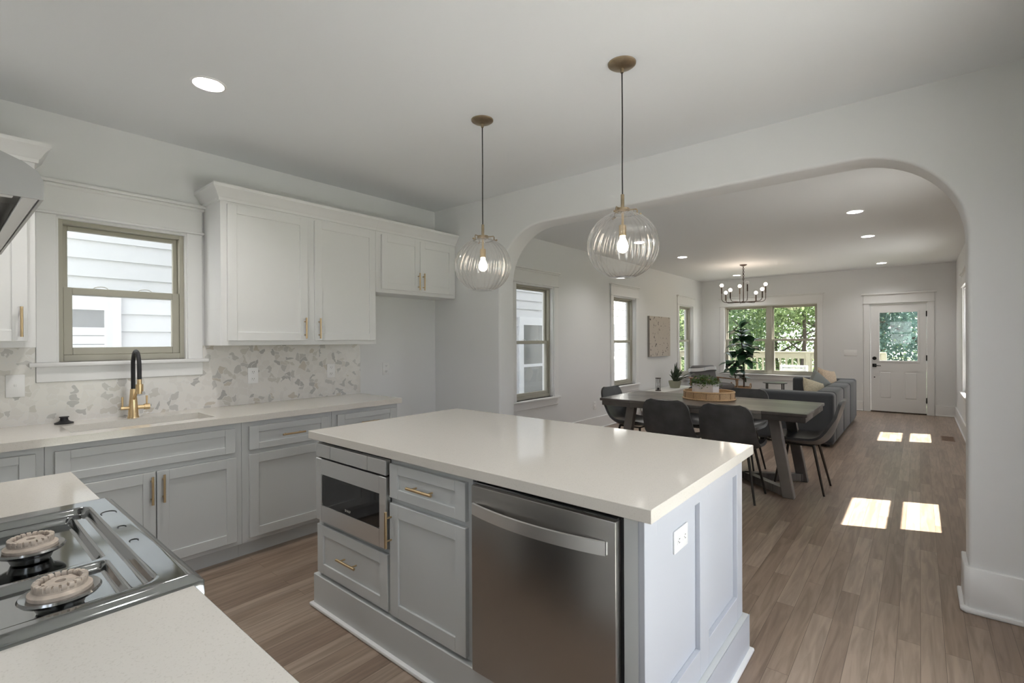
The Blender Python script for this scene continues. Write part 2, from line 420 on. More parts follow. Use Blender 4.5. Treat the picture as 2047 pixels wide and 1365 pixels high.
def lamp(name, kind, loc, energy, col, parent, size=.1, spread=None, d=(0, 0, -1)):
    l = bpy.data.lights.new(name, kind); l.energy = energy; l.color = col
    if kind == 'AREA':
        l.shape = 'DISK'; l.size = size
        if spread: l.spread = spread
    else: l.shadow_soft_size = size
    p = bpy.data.objects.new(name, l); COL.objects.link(p); p.location = Vector(loc)-ORG[parent.name]; p.parent = parent
    p.rotation_euler = Vector(d).to_track_quat('-Z', 'Y').to_euler()
    return p

# ------------------------------------------------------------------ room shell
XL, XR, YB, YA, YF, ZC = -3.87, .49, -.335, 3.37, 11.5, 2.72
TA = .21
def wall_holes(mb, O, U, N, u0, u1, z0, z1, th, holes):
    us = sorted({u0, u1, *[h[0] for h in holes], *[h[1] for h in holes]}); zs = sorted({z0, z1, *[h[2] for h in holes], *[h[3] for h in holes]})
    O, U, N = Vector(O), Vector(U), Vector(N); Z = Vector((0, 0, 1))
    solid = lambda a, b: not any(h[0]-1e-6 <= a and b[0] <= h[1]+1e-6 and h[2]-1e-6 <= b[1] and b[2] <= h[3]+1e-6 for h in holes)
    nu, nz = len(us)-1, len(zs)-1
    S = [[not any(h[0] < (us[i]+us[i+1])/2 < h[1] and h[2] < (zs[j]+zs[j+1])/2 < h[3] for h in holes) for j in range(nz)] for i in range(nu)]
    vc = {}
    def V(u, z, n):
        k = (round(u, 5), round(z, 5), n)
        if k not in vc: vc[k] = mb.bm.verts.new(O+U*u+Z*z+N*(-th*n))
        return vc[k]
    for i in range(nu):
        for j in range(nz):
            if not S[i][j]: continue
            a, b, c, d = us[i], us[i+1], zs[j], zs[j+1]
            mb.bm.faces.new((V(a,c,0), V(b,c,0), V(b,d,0), V(a,d,0))); mb.bm.faces.new((V(a,d,1), V(b,d,1), V(b,c,1), V(a,c,1)))
            for (di, dj, p, q) in ((-1,0,(a,c),(a,d)), (1,0,(b,c),(b,d)), (0,-1,(a,c),(b,c)), (0,1,(a,d),(b,d))):
                ii, jj = i+di, j+dj
                if not (0 <= ii < nu and 0 <= jj < nz) or not S[ii][jj]:
                    mb.bm.faces.new((V(*p,0), V(*q,0), V(*q,1), V(*p,1)))
KW = (.475, 1.125, 1.265, 2.115)
LW = [(4.69, 5.50, .61, 2.10), (7.21, 8.02, .61, 2.10), (10.06, 10.86, .61, 2.10)]
mb = MB(); wall_holes(mb, (XL, 0, 0), (0, 1, 0), (1, 0, 0), YB-.2, YF+.2, -.05, ZC+.1, .18, [KW]+LW); struct('wall_left', mb, 'wall_paint')
RW = [(4.70, 5.62, .61, 2.10), (8.60, 9.50, .61, 2.10)]
KD = (.70, 2.40, .03, 2.08)
mb = MB(); wall_holes(mb, (XR, 0, 0), (0, 1, 0), (-1, 0, 0), YB-.2, YF+.2, -.05, ZC+.1, .16, [KD]+RW); struct('wall_right', mb, 'wall_paint')
FW = (-3.375, -1.585, .63, 2.105); DR = (-.735, .11, 0, 2.045)
mb = MB(); wall_holes(mb, (0, YF, 0), (1, 0, 0), (0, -1, 0), XL, XR, -.05, ZC+.1, .18, [FW, DR]); struct('wall_far', mb, 'wall_paint')
NW = (-.92, -.18, 1.10, 2.08)
mb = MB(); wall_holes(mb, (0, YB, 0), (1, 0, 0), (0, 1, 0), XL, XR, -.05, ZC+.1, .18, [NW]); struct('wall_near', mb, 'wall_paint')
# arch wall
AL, AR, AZ, RAD = -2.975, .188, 2.395, .49
pts = [(XL, YA, -.02), (AL, YA, -.02), (AL, YA, AZ-RAD)]
for k in range(1, 17):
    a = PI-k*PI/2/16; pts.append((AL+RAD+RAD*math.cos(a), YA, AZ-RAD+RAD*math.sin(a)))
pts.append((AR-RAD, YA, AZ))
for k in range(1, 17):
    a = PI/2-k*PI/2/16; pts.append((AR-RAD+RAD*math.cos(a), YA, AZ-RAD+RAD*math.sin(a)))
pts += [(AR, YA, -.02), (XR, YA, -.02), (XR, YA, ZC+.02), (XL, YA, ZC+.02)]
mb = MB(); mb.prism(pts, (0, TA, 0))
ed = [e for e in mb.bm.edges if all(AL-.001 <= v.co.x <= AR+.001 and v.co.z < AZ+.001 for v in e.verts) and abs(e.verts[0].co.y-e.verts[1].co.y) < 1e-6 and not (abs(e.verts[0].co.z-e.verts[1].co.z) < 1e-6 and e.verts[0].co.z < 0)]
bmesh.ops.bevel(mb.bm, geom=ed, offset=.018, segments=3, profile=.5, affect='EDGES')
bmesh.ops.triangulate(mb.bm, faces=[f for f in mb.bm.faces if len(f.verts) > 8])
struct('wall_arch', mb, 'wall_paint')
# floor
mb = MB().box(XL, XR, YB, YF+.02, -.06, 0); struct('floor', mb, 'oak_floor')
# ceiling with can holes
CANS = [(-2.83, .93), (-.52, 6.25), (-.515, 7.85), (-.515, 10.80), (-2.95, 7.83), (-2.92, 10.79)]
CANS_OFF = [(-2.95, -.05), (-1.15, .55), (-.15, 1.35), (-.10, 2.2), (-2.95, 6.25)]  # out of view; the kitchen ones are added to brighten the room
RC = .071
mb = MB(); bm = mb.bm; edges = []
vs = [bm.verts.new(v) for v in ((XL, YB, ZC), (XR, YB, ZC), (XR, YF, ZC), (XL, YF, ZC))]
edges += [bm.edges.new((vs[i], vs[(i+1) % 4])) for i in range(4)]
for x, y in CANS+CANS_OFF:
    rv = [bm.verts.new((x+RC*math.cos(2*PI*k/28), y+RC*math.sin(2*PI*k/28), ZC)) for k in range(28)]
    edges += [bm.edges.new((rv[i], rv[(i+1) % 28])) for i in range(28)]
bmesh.ops.triangle_fill(bm, use_beauty=True, edges=edges)
mb.box(XL-.15, XR+.15, YB-.15, YF+.15, ZC+.1, ZC+.2)
struct('ceiling', mb, 'ceiling_paint')

mb = MB().box(XL-.18, XR+.16, YB-.18, YF+.18, ZC+.25, 7.6); struct('sun_block_upper', mb, 'siding')  # unseen block added to shade the neighbouring siding from the sun

# ------------------------------------------------------------------ trim
def baseboard(name, O, U, N, u0, u1, h=.185):
    mb = MB(); mb.obox(O, U, N, u0, u1, 0, .016, 0, h, .003); mb.obox(O, U, N, u0, u1, .016, .032, 0, .02, .006, 2); struct(name, mb, 'trim_paint')
baseboard('baseboard_left', (XL, 0, 0), (0, 1, 0), (1, 0, 0), YA+TA, YF)
baseboard('baseboard_right', (XR, 0, 0), (0, 1, 0), (-1, 0, 0), YA+TA, YF)
mb = MB()
for a, b in ((XL, DR[0]-.1), (DR[1]+.1, XR)):
    mb.obox((0, YF, 0), (1, 0, 0), (0, -1, 0), a, b, 0, .016, 0, .185, .003); mb.obox((0, YF, 0), (1, 0, 0), (0, -1, 0), a, b, .016, .032, 0, .02, .006, 2)
struct('baseboard_far', mb, 'trim_paint')
def wrap(name, x0, x1, side):
    h = .225; mb = MB()
    for d, hh in ((.018, h), (.034, .026)):
        if side > 0: P = [(x1, YA-d), (x0-d+.02, YA-d), (x0-d, YA-d+.02), (x0-d, YA+TA+d), (x1, YA+TA+d)]
        else: P = [(x0, YA-d), (x1+d-.02, YA-d), (x1+d, YA-d+.02), (x1+d, YA+TA+d), (x0, YA+TA+d)]
        mb.prism([(p[0], p[1], 0) for p in P], (0, 0, hh), .004)
    struct(name, mb, 'trim_paint')
wrap('baseboard_arch_right', AR, XR, 1)
wrap('baseboard_arch_left', XL, AL, -1)
baseboard('baseboard_kitchen', (XL, 0, 0), (0, 1, 0), (1, 0, 0), 2.46, YA)

# ------------------------------------------------------------------ windows
def sash(mb, O, U, N, u0, u1, z0, z1, n0, n1, st, rb, rt):
    mb.obox(O, U, N, u0, u0+st, n0, n1, z0, z1, .003); mb.obox(O, U, N, u1-st, u1, n0, n1, z0, z1, .003)
    mb.obox(O, U, N, u0+st, u1-st, n0, n1, z0, z0+rb, .003); mb.obox(O, U, N, u0+st, u1-st, n0, n1, z1-rt, z1, .003)
def window(name, O, U, N, u0, u1, z0, z1, mulls=(), rec=.055, cw=.095, head=.165, horn=.03, apron=.09):
    base = Vector(O)+Vector(U)*((u0+u1)/2)+Vector((0, 0, z0))
    e = sempty(name, base)
    # painted jamb liner, casing, header, stool, apron
    mb = MB()
    mb.obox(O, U, N, u0-.01, u0+.004, -.185, .001, z0, z1); mb.obox(O, U, N, u1-.004, u1+.01, -.185, .001, z0, z1); mb.obox(O, U, N, u0+.004, u1-.004, -.185, .001, z1-.004, z1+.01)
    obj('jamb', mb, 'trim_paint', e)
    mb = MB(); mb.obox(O, U, N, u0-cw, u0-.006, 0, .02, z0, z1+.012, .003); mb.obox(O, U, N, u1+.006, u1+cw, 0, .02, z0, z1+.012, .003)
    obj('casing', mb, 'trim_paint', e)
    mb = MB(); a, b, t = u0-cw, u1+cw, z1+.012
    mb.obox(O, U, N, a-.012, b+.012, 0, .034, t, t+.016, .005, 2); mb.obox(O, U, N, a, b, 0, .022, t+.016, t+head, .002)
    mb.obox(O, U, N, a-.012, b+.012, 0, .034, t+head-.004, t+head+.016, .004); mb.obox(O, U, N, a-.03, b+.03, 0, .052, t+head+.016, t+head+.036, .006, 2)
    obj('header', mb, 'trim_paint', e)
    mb = MB(); mb.obox(O, U, N, a-horn, b+horn, -.06, .05, z0-.024, z0, .005, 2); obj('window_sill', mb, 'trim_paint', e)
    mb = MB(); mb.obox(O, U, N, a, b, 0, .02, z0-.024-apron, z0-.024, .003); obj('apron', mb, 'trim_paint', e)
    # tan frame and sashes
    f = MB(); n1, n0 = -rec, -rec-.085
    fw = .028
    f.obox(O, U, N, u0, u0+fw, n0, n1, z0, z1, .002); f.obox(O, U, N, u1-fw, u1, n0, n1, z0, z1, .002)
    f.obox(O, U, N, u0+fw, u1-fw, n0, n1, z1-fw, z1, .002); f.obox(O, U, N, u0+fw, u1-fw, n0, n1, z0, z0+fw+.012, .002)
    for m0, m1 in mulls: f.obox(O, U, N, m0, m1, n0, n1+.004, z0, z1, .002)
    obj('window_frame', f, 'vinyl', e)
    bays = []; cur = u0+fw
    for m0, m1 in mulls: bays.append((cur, m0)); cur = m1
    bays.append((cur, u1-fw)); zm = (z0+z1)/2
    for a, b in bays:
        up = MB(); sash(up, O, U, N, a, b, zm-.022, z1-fw, n0+.008, n0+.036, .026, .034, .028); us_ = obj('sash', up, 'vinyl', e)
        lo = MB(); sash(lo, O, U, N, a, b, z0+fw+.012, zm+.022, n0+.042, n0+.075, .042, .045, .042); ls_ = obj('sash', lo, 'vinyl', e)
        g = MB(); g.obox(O, U, N, a+.024, b-.024, n0+.020, n0+.024, zm+.010, z1-fw-.026); obj('glass', g, 'pane', us_)
        g = MB(); g.obox(O, U, N, a+.040, b-.040, n0+.056, n0+.060, z0+fw+.055, zm-.018); obj('glass', g, 'pane', ls_)
        for q in (.30, .68):
            k = MB(); uc = a+(b-a)*q; ctr = Vector(O)+Vector(U)*uc+Vector(N)*(n0+.066)
            k.tube([ctr+Vector(U)*(.036*math.cos(t))+Vector((0, 0, zm+.020+.016*math.sin(t))) for t in [PI*i/8 for i in range(9)]], .003, 6)
            obj('sash_lock', k, 'vinyl_lock', ls_)
    return e
window('window_1', (XL, 0, 0), (0, 1, 0), (1, 0, 0), *KW, rec=.03, head=.165)
for i, h in enumerate(LW): window(f'window_{i+2}', (XL, 0, 0), (0, 1, 0), (1, 0, 0), *h)
window('window_5', (0, YF, 0), (1, 0, 0), (0, -1, 0), *FW, mulls=((-2.52, -2.42),), rec=.04)
for i, h in enumerate(RW): window(f'window_{i+6}', (XR, 0, 0), (0, 1, 0), (-1, 0, 0), *h, rec=.04)
window('window_8', (0, YB, 0), (1, 0, 0), (0, 1, 0), *NW)  # unseen window added behind the camera to light the island front
# sliding glass door on the kitchen's right wall
e = sempty('door_2', (XR, 1.35, 0)); O, U, N = (XR, 0, 0), (0, 1, 0), (-1, 0, 0)
mb = MB()
for a, b in ((KD[0], KD[0]+.05), (1.52, 1.58), (KD[1]-.05, KD[1])): mb.obox(O, U, N, a, b, -.12, -.06, KD[2], KD[3], .003)
mb.obox(O, U, N, KD[0], KD[1], -.12, -.06, KD[3]-.05, KD[3]); mb.obox(O, U, N, KD[0], KD[1], -.12, -.06, KD[2], KD[2]+.06)
obj('door_frame', mb, 'trim_paint', e)
mb = MB(); mb.obox(O, U, N, KD[0]+.05, 1.52, -.094, -.088, KD[2]+.06, KD[3]-.05); mb.obox(O, U, N, 1.58, KD[1]-.05, -.094, -.088, KD[2]+.06, KD[3]-.05); obj('glass', mb, 'pane', e)
mb = MB()
mb.obox(O, U, N, KD[0]-.09, KD[0], 0, .02, 0, KD[3]); mb.obox(O, U, N, KD[1], KD[1]+.09, 0, .02, 0, KD[3]); mb.obox(O, U, N, KD[0]-.09, KD[1]+.09, 0, .022, KD[3], KD[3]+.15)
obj('casing', mb, 'trim_paint', e)
# front door
e = sempty('door_1', ((DR[0]+DR[1])/2, YF, 0)); O, U, N = (0, YF, 0), (1, 0, 0), (0, -1, 0)
mb = MB(); mb.obox(O, U, N, DR[0]-.09, DR[0]+.002, 0, .02, 0, DR[3], .003); mb.obox(O, U, N, DR[1]-.002, DR[1]+.09, 0, .02, 0, DR[3], .003)
mb.obox(O, U, N, DR[0]-.105, DR[1]+.105, 0, .034, DR[3], DR[3]+.016, .004); mb.obox(O, U, N, DR[0]-.09, DR[1]+.09, 0, .022, DR[3]+.016, DR[3]+.165, .002)
mb.obox(O, U, N, DR[0]-.125, DR[1]+.125, 0, .05, DR[3]+.165, DR[3]+.198, .008, 2); obj('casing', mb, 'trim_paint', e)
mb = MB(); mb.obox(O, U, N, DR[0], DR[0]+.015, -.16, 0, 0, DR[3]); mb.obox(O, U, N, DR[1]-.015, DR[1], -.16, 0, 0, DR[3]); mb.obox(O, U, N, DR[0], DR[1], -.16, 0, DR[3]-.015, DR[3]); obj('jamb', mb, 'trim_paint', e)
mb = MB(); mb.obox(O, U, N, DR[0]+.015, DR[1]-.015, -.15, .0, -.0, .018, .004); obj('threshold', mb, 'bronze_dark', e)
dl = MB(); d0, d1 = DR[0]+.018, DR[1]-.018; n0, n1 = -.055, -.012
g0, g1, gz0, gz1 = -.60, -.012, .955, 1.89
dl.obox(O, U, N, d0, g0, n0, n1, .022, DR[3]-.018); dl.obox(O, U, N, g1, d1, n0, n1, .022, DR[3]-.018)
dl.obox(O, U, N, g0, g1, n0, n1, gz1, DR[3]-.018)
for a, b, c, d in ((g0, g1, .78, gz0), (g0, g1, .022, .245), (-.385, -.235, .245, .78)): dl.obox(O, U, N, a, b, n0, n1, c, d)
for a, b in ((g0, -.385), (-.235, g1)):
    dl.obox(O, U, N, a, b, n0, n1-.009, .245, .78); dl.obox(O, U, N, a+.03, b-.03, n0, n1-.001, .275, .75, .007)
door = obj('door_slab', dl, 'trim_paint', e)
mb = MB(); sash(mb, O, U, N, g0-.012, g1+.012, gz0-.012, gz1+.012, n1-.006, n1+.010, .032, .032, .032); obj('lite_frame', mb, 'trim_paint', door)
mb = MB(); mb.obox(O, U, N, g0, g1, -.036, -.030, gz0, gz1); obj('glass', mb, 'pane', door)
kx = -.66
mb = MB(); mb.cyl((kx, YF+.013, 1.011), (kx, YF-.012, 1.011), .034, .031, 24).cyl((kx, YF-.012, 1.011), (kx, YF-.02, 1.011), .018); obj('deadbolt', mb, 'hinge_black', door)
mb = MB(); mb.box(kx-.032, kx+.032, YF-.002, YF+.013, .846, .910, .003).cyl((kx, YF-.002, .878), (kx, YF-.045, .878), .011); mb.tube([(kx, YF-.045, .878), (kx+.04, YF-.047, .876), (kx+.10, YF-.045, .874)], [.010, .009, .007], 10); obj('door_handle', mb, 'hinge_black', door)
mb = MB().cyl((kx, YF+.013, .655), (kx, YF+.006, .655), .011); obj('door_stop', mb, 'hinge_black', door)
for z in (.26, 1.03, 1.83):
    mb = MB().box(DR[1]-.024, DR[1]-.008, YF-.006, YF+.012, z-.05, z+.05, .002); obj('hinge', mb, 'hinge_black', door)

# ------------------------------------------------------------------ cabinets
def shaker(O, U, N, u0, u1, z0, z1, n=.02, fw=.058, rec=.008, name='door', m='grey_cabinet', parent=None, fh=None):
    fh = fh or fw; mb = MB(); b = .0015
    mb.obox(O, U, N, u0, u0+fw, 0, n, z0, z1, b); mb.obox(O, U, N, u1-fw, u1, 0, n, z0, z1, b)
    mb.obox(O, U, N, u0+fw, u1-fw, 0, n, z0, z0+fh, b); mb.obox(O, U, N, u0+fw, u1-fw, 0, n, z1-fh, z1, b)
    mb.obox(O, U, N, u0+fw-.002, u1-fw+.002, 0, n-rec, z0+fh-.002, z1-fh+.002)
    return obj(name, mb, m, parent)
def pull(O, U, N, uc, zc, L, vert, parent, n=.02, m='brass'):
    O, U, N = Vector(O), Vector(U), Vector(N); D = Vector((0, 0, 1)) if vert else U; c = O+U*uc+Vector((0, 0, zc))
    mb = MB(); mb.cyl(c+N*(n+.030)-D*L/2, c+N*(n+.030)+D*L/2, .0062, n=12)
    for q in (-.32, .32): mb.cyl(c+N*(n-.0005)+D*L*q, c+N*(n+.030)+D*L*q, .0042, n=8)
    return obj('handle', mb, m, parent)
def carcass(parent, O, U, N, u0, u1, z0, z1, depth, m, name='carcass'):
    mb = MB(); mb.obox(O, U, N, u0, u1, -depth, 0, z0, z1, .0015); return obj(name, mb, m, parent)
XF = -3.292
O, U, N = (XF, 0, 0), (0, 1, 0), (1, 0, 0)
ZB = .874
def base_unit(label, u0, u1, toe=True, group='grey base cabinets under the window worktop'):
    t = thing('base_cabinet', label, 'cabinet', (XF-.28, (u0+u1)/2, 0), group)
    carcass(t, O, U, N, u0+.0005, u1-.0005, .10, ZB-.0005, .575, 'grey_cabinet')
    mb = MB(); mb.obox(O, U, N, u0+.0005, u1-.0005, -.10, -.06, 0, .10); obj('toe_kick', mb, 'grey_cabinet', t)
    return t
t = base_unit('grey base cabinet in the corner left of the sink cabinet', YB+.002, .352)
d = shaker(O, U, N, -.22, .320, .69, .842, name='drawer', parent=t, fh=.04); pull(O, U, N, .05, .766, .155, 0, d)
d = shaker(O, U, N, -.22, .320, .13, .66, parent=t); pull(O, U, N, .27, .56, .155, 1, d)
t = base_unit('grey double-door sink cabinet below the kitchen window', .352, 1.256)
shaker(O, U, N, .388, 1.214, .688, .840, name='drawer_front', parent=t, fh=.042)
d = shaker(O, U, N, .388, .800, .13, .656, parent=t); pull(O, U, N, .780, .558, .155, 1, d)
d = shaker(O, U, N, .806, 1.220, .13, .656, parent=t); pull(O, U, N, .834, .560, .155, 1, d)
t = base_unit('grey base cabinet with one drawer right of the sink cabinet', 1.256, 1.872)
d = shaker(O, U, N, 1.297, 1.838, .688, .840, name='drawer', parent=t, fh=.042); pull(O, U, N, 1.575, .762, .155, 0, d)
d = shaker(O, U, N, 1.297, 1.838, .13, .660, parent=t); pull(O, U, N, 1.79, .56, .155, 1, d)
t = base_unit('grey end base cabinet next to the empty fridge space', 1.872, 2.455)
d = shaker(O, U, N, 1.910, 2.43, .688, .840, name='drawer', parent=t, fh=.042); pull(O, U, N, 2.17, .762, .155, 0, d)
d = shaker(O, U, N, 1.910, 2.43, .13, .660, parent=t); pull(O, U, N, 1.96, .56, .155, 1, d)

# wall cabinets
XU = -3.56
O = (XU, 0, 0)
def crown(parent, u0, u1, z, ends, m='white_cabinet'):
    # profile swept: (n, dz)
    pr = [(0, -.022), (.012, -.022), (.014, -.004), (.022, .006), (.034, .030), (.052, .052), (.058, .058), (.058, .078), (0, .078)]
    mb = MB(); rows = []
    for nn, dz in pr:
        a = u0-(nn if ends[0] else 0); b = u1+(nn if ends[1] else 0)
        row = []
        if ends[0]: row.append((XL+.001, a, z+dz))
        row += [(XU+nn, a, z+dz), (XU+nn, b, z+dz)]
        if ends[1]: row.append((XL+.001, b, z+dz))
        rows.append([Vector(r) for r in row])
    V = mb.grid(rows)
    mb.bm.faces.new([r[0] for r in V]); mb.bm.faces.new([r[-1] for r in V][::-1])
    return obj('crown_moulding', mb, m, parent, sharp=25)
def wall_unit(label, u0, u1, z0, z1, ends):
    t = thing('wall_cabinet', label, 'cabinet', (XL+.15, (u0+u1)/2, z0), 'white wall cabinets')
    carcass(t, O, U, N, u0, u1, z0, z1, XU-XL-.0005, 'white_cabinet'); crown(t, u0, u1, z1-.03, ends); return t
t = wall_unit('white wall cabinet left of the kitchen window', -.30, .352, 1.355, 2.375, (0, 1))
d = shaker(O, U, N, -.27, .320, 1.388, 2.30, m='white_cabinet', parent=t); pull(O, U, N, .295, 1.488, .155, 1, d)
t = wall_unit('tall white wall cabinet with two doors right of the window', 1.235, 2.438, 1.355, 2.375, (1, 0))
d = shaker(O, U, N, 1.272, 1.826, 1.388, 2.305, m='white_cabinet', parent=t); pull(O, U, N, 1.800, 1.480, .155, 1, d)
d = shaker(O, U, N, 1.884, 2.422, 1.388, 2.305, m='white_cabinet', parent=t); pull(O, U, N, 1.912, 1.480, .155, 1, d)
t = wall_unit('short white wall cabinet above the empty fridge space', 2.439, YA-.004, 1.800, 2.375, (0, 0))
d = shaker(O, U, N, 2.488, 2.905, 1.832, 2.30, m='white_cabinet', parent=t); pull(O, U, N, 2.880, 1.925, .155, 1, d)
d = shaker(O, U, N, 2.909, 3.328, 1.832, 2.30, m='white_cabinet', parent=t); pull(O, U, N, 2.936, 1.925, .155, 1, d)

# backsplash
mb = MB(); bs = XL+.012
for a, b, c, d in ((YB, .378, .914, 1.355), (.378, 1.222, .914, 1.150), (1.222, 2.475, .914, 1.355)): mb.box(XL+.0005, bs, a, b, c, d)
tag(obj('backsplash', mb, 'mosaic'), 'white and grey marble chip mosaic backsplash along the sink wall', 'backsplash')

# worktops
def slab_hole(mb, x0, x1, y0, y1, hx0, hx1, hy0, hy1, z0, z1):
    for a, b, c, d in ((x0, hx0, y0, y1), (hx1, x1, y0, y1), (hx0, hx1, y0, hy0), (hx0, hx1, hy1, y1)): mb.box(a, b, c, d, z0, z1)
    bmesh.ops.remove_doubles(mb.bm, verts=mb.bm.verts, dist=1e-5)
SX0, SX1, SY0, SY1 = -3.66, -3.36, .46, 1.13
mb = MB(); us = [XL+.012, SX0, SX1, -3.252]; vsY = [YB, SY0, SY1, 2.472]
for i in range(3):
    for j in range(3):
        if i == 1 and j == 1: continue
        for z, fl in ((ZB, 1), (.914, 0)):
            q = [(us[i], vsY[j], z), (us[i+1], vsY[j], z), (us[i+1], vsY[j+1], z), (us[i], vsY[j+1], z)]
            mb.bm.faces.new([mb.bm.verts.new(p) for p in q])
def side(mb, p, q): mb.bm.faces.new([mb.bm.verts.new(v) for v in ((*p, ZB), (*q, ZB), (*q, .914), (*p, .914))])
for L in ([(us[0], vsY[0]), (us[3], vsY[0]), (us[3], vsY[3]), (us[0], vsY[3])], [(SX0, SY0), (SX1, SY0), (SX1, SY1), (SX0, SY1)]):
    for i in range(4):
        p, q = L[i], L[(i+1) % 4]
        cuts = sorted({0, 1}); side(mb, p, q)
bmesh.ops.remove_doubles(mb.bm, verts=mb.bm.verts, dist=1e-5)
tag(obj('worktop', mb, 'quartz'), 'long cream quartz worktop with the sink cut into it below the window', 'worktop', 'cream quartz worktops')
# sink bowl
mb = MB(); a, b, c, d = SX0-.006, SX1+.006, SY0-.006, SY1+.006; zb = .70
P = [[(a, c, ZB-.001), (b, c, ZB-.001), (b, d, ZB-.001), (a, d, ZB-.001)], [(a+.012, c+.012, zb), (b-.012, c+.012, zb), (b-.012, d-.012, zb), (a+.012, d-.012, zb)]]
V = [[mb.bm.verts.new(p) for p in r] for r in P]
for i in range(4): mb.bm.faces.new((V[0][i], V[0][(i+1) % 4], V[1][(i+1) % 4], V[1][i]))
mb.bm.faces.new(V[1])
s = thing('sink', 'stainless undermount sink in the window worktop', 'sink', ((a+b)/2, (c+d)/2, zb))
obj('bowl', mb, 'steel_sink', s)
mb = MB().lathe([(0, .004), (.03, .004), (.042, .007), (.045, .002)], ((a+b)/2, (c+d)/2, zb-.002)); obj('drain', mb, 'steel_light', s)
# faucet
fx, fy = -3.735, .800
f = thing('faucet', 'brushed gold faucet with a black hose loop behind the sink', 'faucet', (fx, fy, .914))
mb = MB().lathe([(0, 0), (.030, 0), (.030, .006), (.027, .012), (.021, .10), (.0165, .155), (.015, .178), (0, .178)], (fx, fy, .914), 28); obj('body', mb, 'faucet_brass', f)
pts = [(fx, fy, 1.088), (fx, fy, 1.16), (fx, fy, 1.22)]
for k in range(1, 13):
    a = PI-k*PI/12; pts.append((fx+.07+.07*math.cos(a), fy, 1.235+.090*math.sin(a)))
pts += [(fx+.142, fy, 1.20), (fx+.143, fy, 1.155)]
mb = MB().tube(pts, .0115, 14); obj('hose', mb, 'black_rubber', f)
mb = MB().cyl((fx+.143, fy, 1.158), (fx+.143, fy, 1.125), .012, n=18).cyl((fx+.143, fy, 1.128), (fx+.143, fy, 1.085), .019, .019, 20).cyl((fx+.143, fy, 1.087), (fx+.143, fy, 1.07), .013, n=18); obj('spray_head', mb, 'faucet_brass', f)
mb = MB().tube([(fx+.012, fy, 1.03), (fx+.05, fy, 1.055), (fx+.10, fy, 1.10), (fx+.13, fy, 1.118)], .008, 12); obj('bracket', mb, 'faucet_brass', f)
for sg, L in ((-1, .062), (1, .055)):
    mb = MB().cyl((fx, fy+sg*.012, .976), (fx, fy+sg*L, .976), .0125 if sg > 0 else .010, n=16)
    if sg > 0: mb.cyl((fx, fy+L, .976), (fx, fy+L+.028, .976), .018, n=20)
    yy = fy+sg*(L+(.014 if sg > 0 else -.008)); mb.cyl((fx, yy, .985), (fx, yy, 1.045), .0045, .0062, 12)
    obj('lever', mb, 'faucet_brass', f)
mb = MB().lathe([(0, 0), (.042, .001), (.043, .006), (.026, .013), (.019, .020), (.017, .034), (.022, .036), (.022, .040), (0, .040)], (-3.775, .487, .914), 24)
tag(obj('sink_stopper', mb, 'black_rubber', origin=(-3.775, .487, .914)), 'small black rubber sink stopper on the worktop left of the faucet', 'stopper')

# outlets
def plate(label, O, U, N, uc, zc, w=.074, h=.118, horiz=False, style='outlet', m='plate_white', group='electrical wall plates'):
    Ov, Uv, Nv = Vector(O), Vector(U), Vector(N)
    t = thing('outlet' if style == 'outlet' else 'light_switch', label, 'outlet' if style == 'outlet' else 'switch', Ov+Uv*uc+Vector((0, 0, zc)), group)
    if horiz: w, h = h, w
    mb = MB(); mb.obox(O, U, N, uc-w/2, uc+w/2, 0, .006, zc-h/2, zc+h/2, .002, 2); obj('wall_plate', mb, m, t)
    if style == 'outlet':
        for q in (-1, 1):
            du, dz = (q*.026, 0) if horiz else (0, q*.026)
            mb = MB(); mb.obox(O, U, N, uc+du-.013, uc+du+.013, .005, .0085, zc+dz-.012, zc+dz+.012, .003, 2); r = obj('socket', mb, m, t)
            mb = MB()
            for s_ in (-1, 1):
                if horiz: mb.obox(O, U, N, uc+du-.003, uc+du+.005, .008, .009, zc+s_*.006-.0013, zc+s_*.006+.0013)
                else: mb.obox(O, U, N, uc+s_*.006-.0013, uc+s_*.006+.0013, .008, .009, zc+dz-.001, zc+dz+.007)
            mb.cyl(Ov+Uv*(uc+du-(.007 if horiz else 0))+Vector((0, 0, zc+dz-(0 if horiz else .007)))+Nv*.008, Ov+Uv*(uc+du-(.007 if horiz else 0))+Vector((0, 0, zc+dz-(0 if horiz else .007)))+Nv*.009, .0023, n=10)
            obj('socket_slot', mb, 'slot_dark', r)
    else:
        k = int(style[-1]); 
        for i in range(k):
            u = uc+(i-(k-1)/2)*.046
            mb = MB(); mb.obox(O, U, N, u-.006, u+.006, .004, .011, zc-.004, zc+.010, .002); obj('toggle', mb, m, t)
    return t
Ob = (bs, 0, 0)
plate('white wall plate on the backsplash left of the window apron', Ob, U, N, .297, 1.14, w=.076, h=.125, style='switch1')
plate('white outlet on the backsplash just right of the window apron', Ob, U, N, 1.556, 1.125)
plate('white outlet on the backsplash near its right end', Ob, U, N, 2.190, 1.130)
plate('white outlet on the bare fridge wall right of the backsplash', (XL, 0, 0), U, N, 2.756, 1.12, m='trim_paint')
plate('white outlet low on the wall between the dining room windows', (XL, 0, 0), U, N, 6.60, .37)
plate('wide white four-toggle switch plate beside the front door', (0, YF, 0), (1, 0, 0), (0, -1, 0), -1.035, 1.11, w=.21, h=.115, style='switch4')

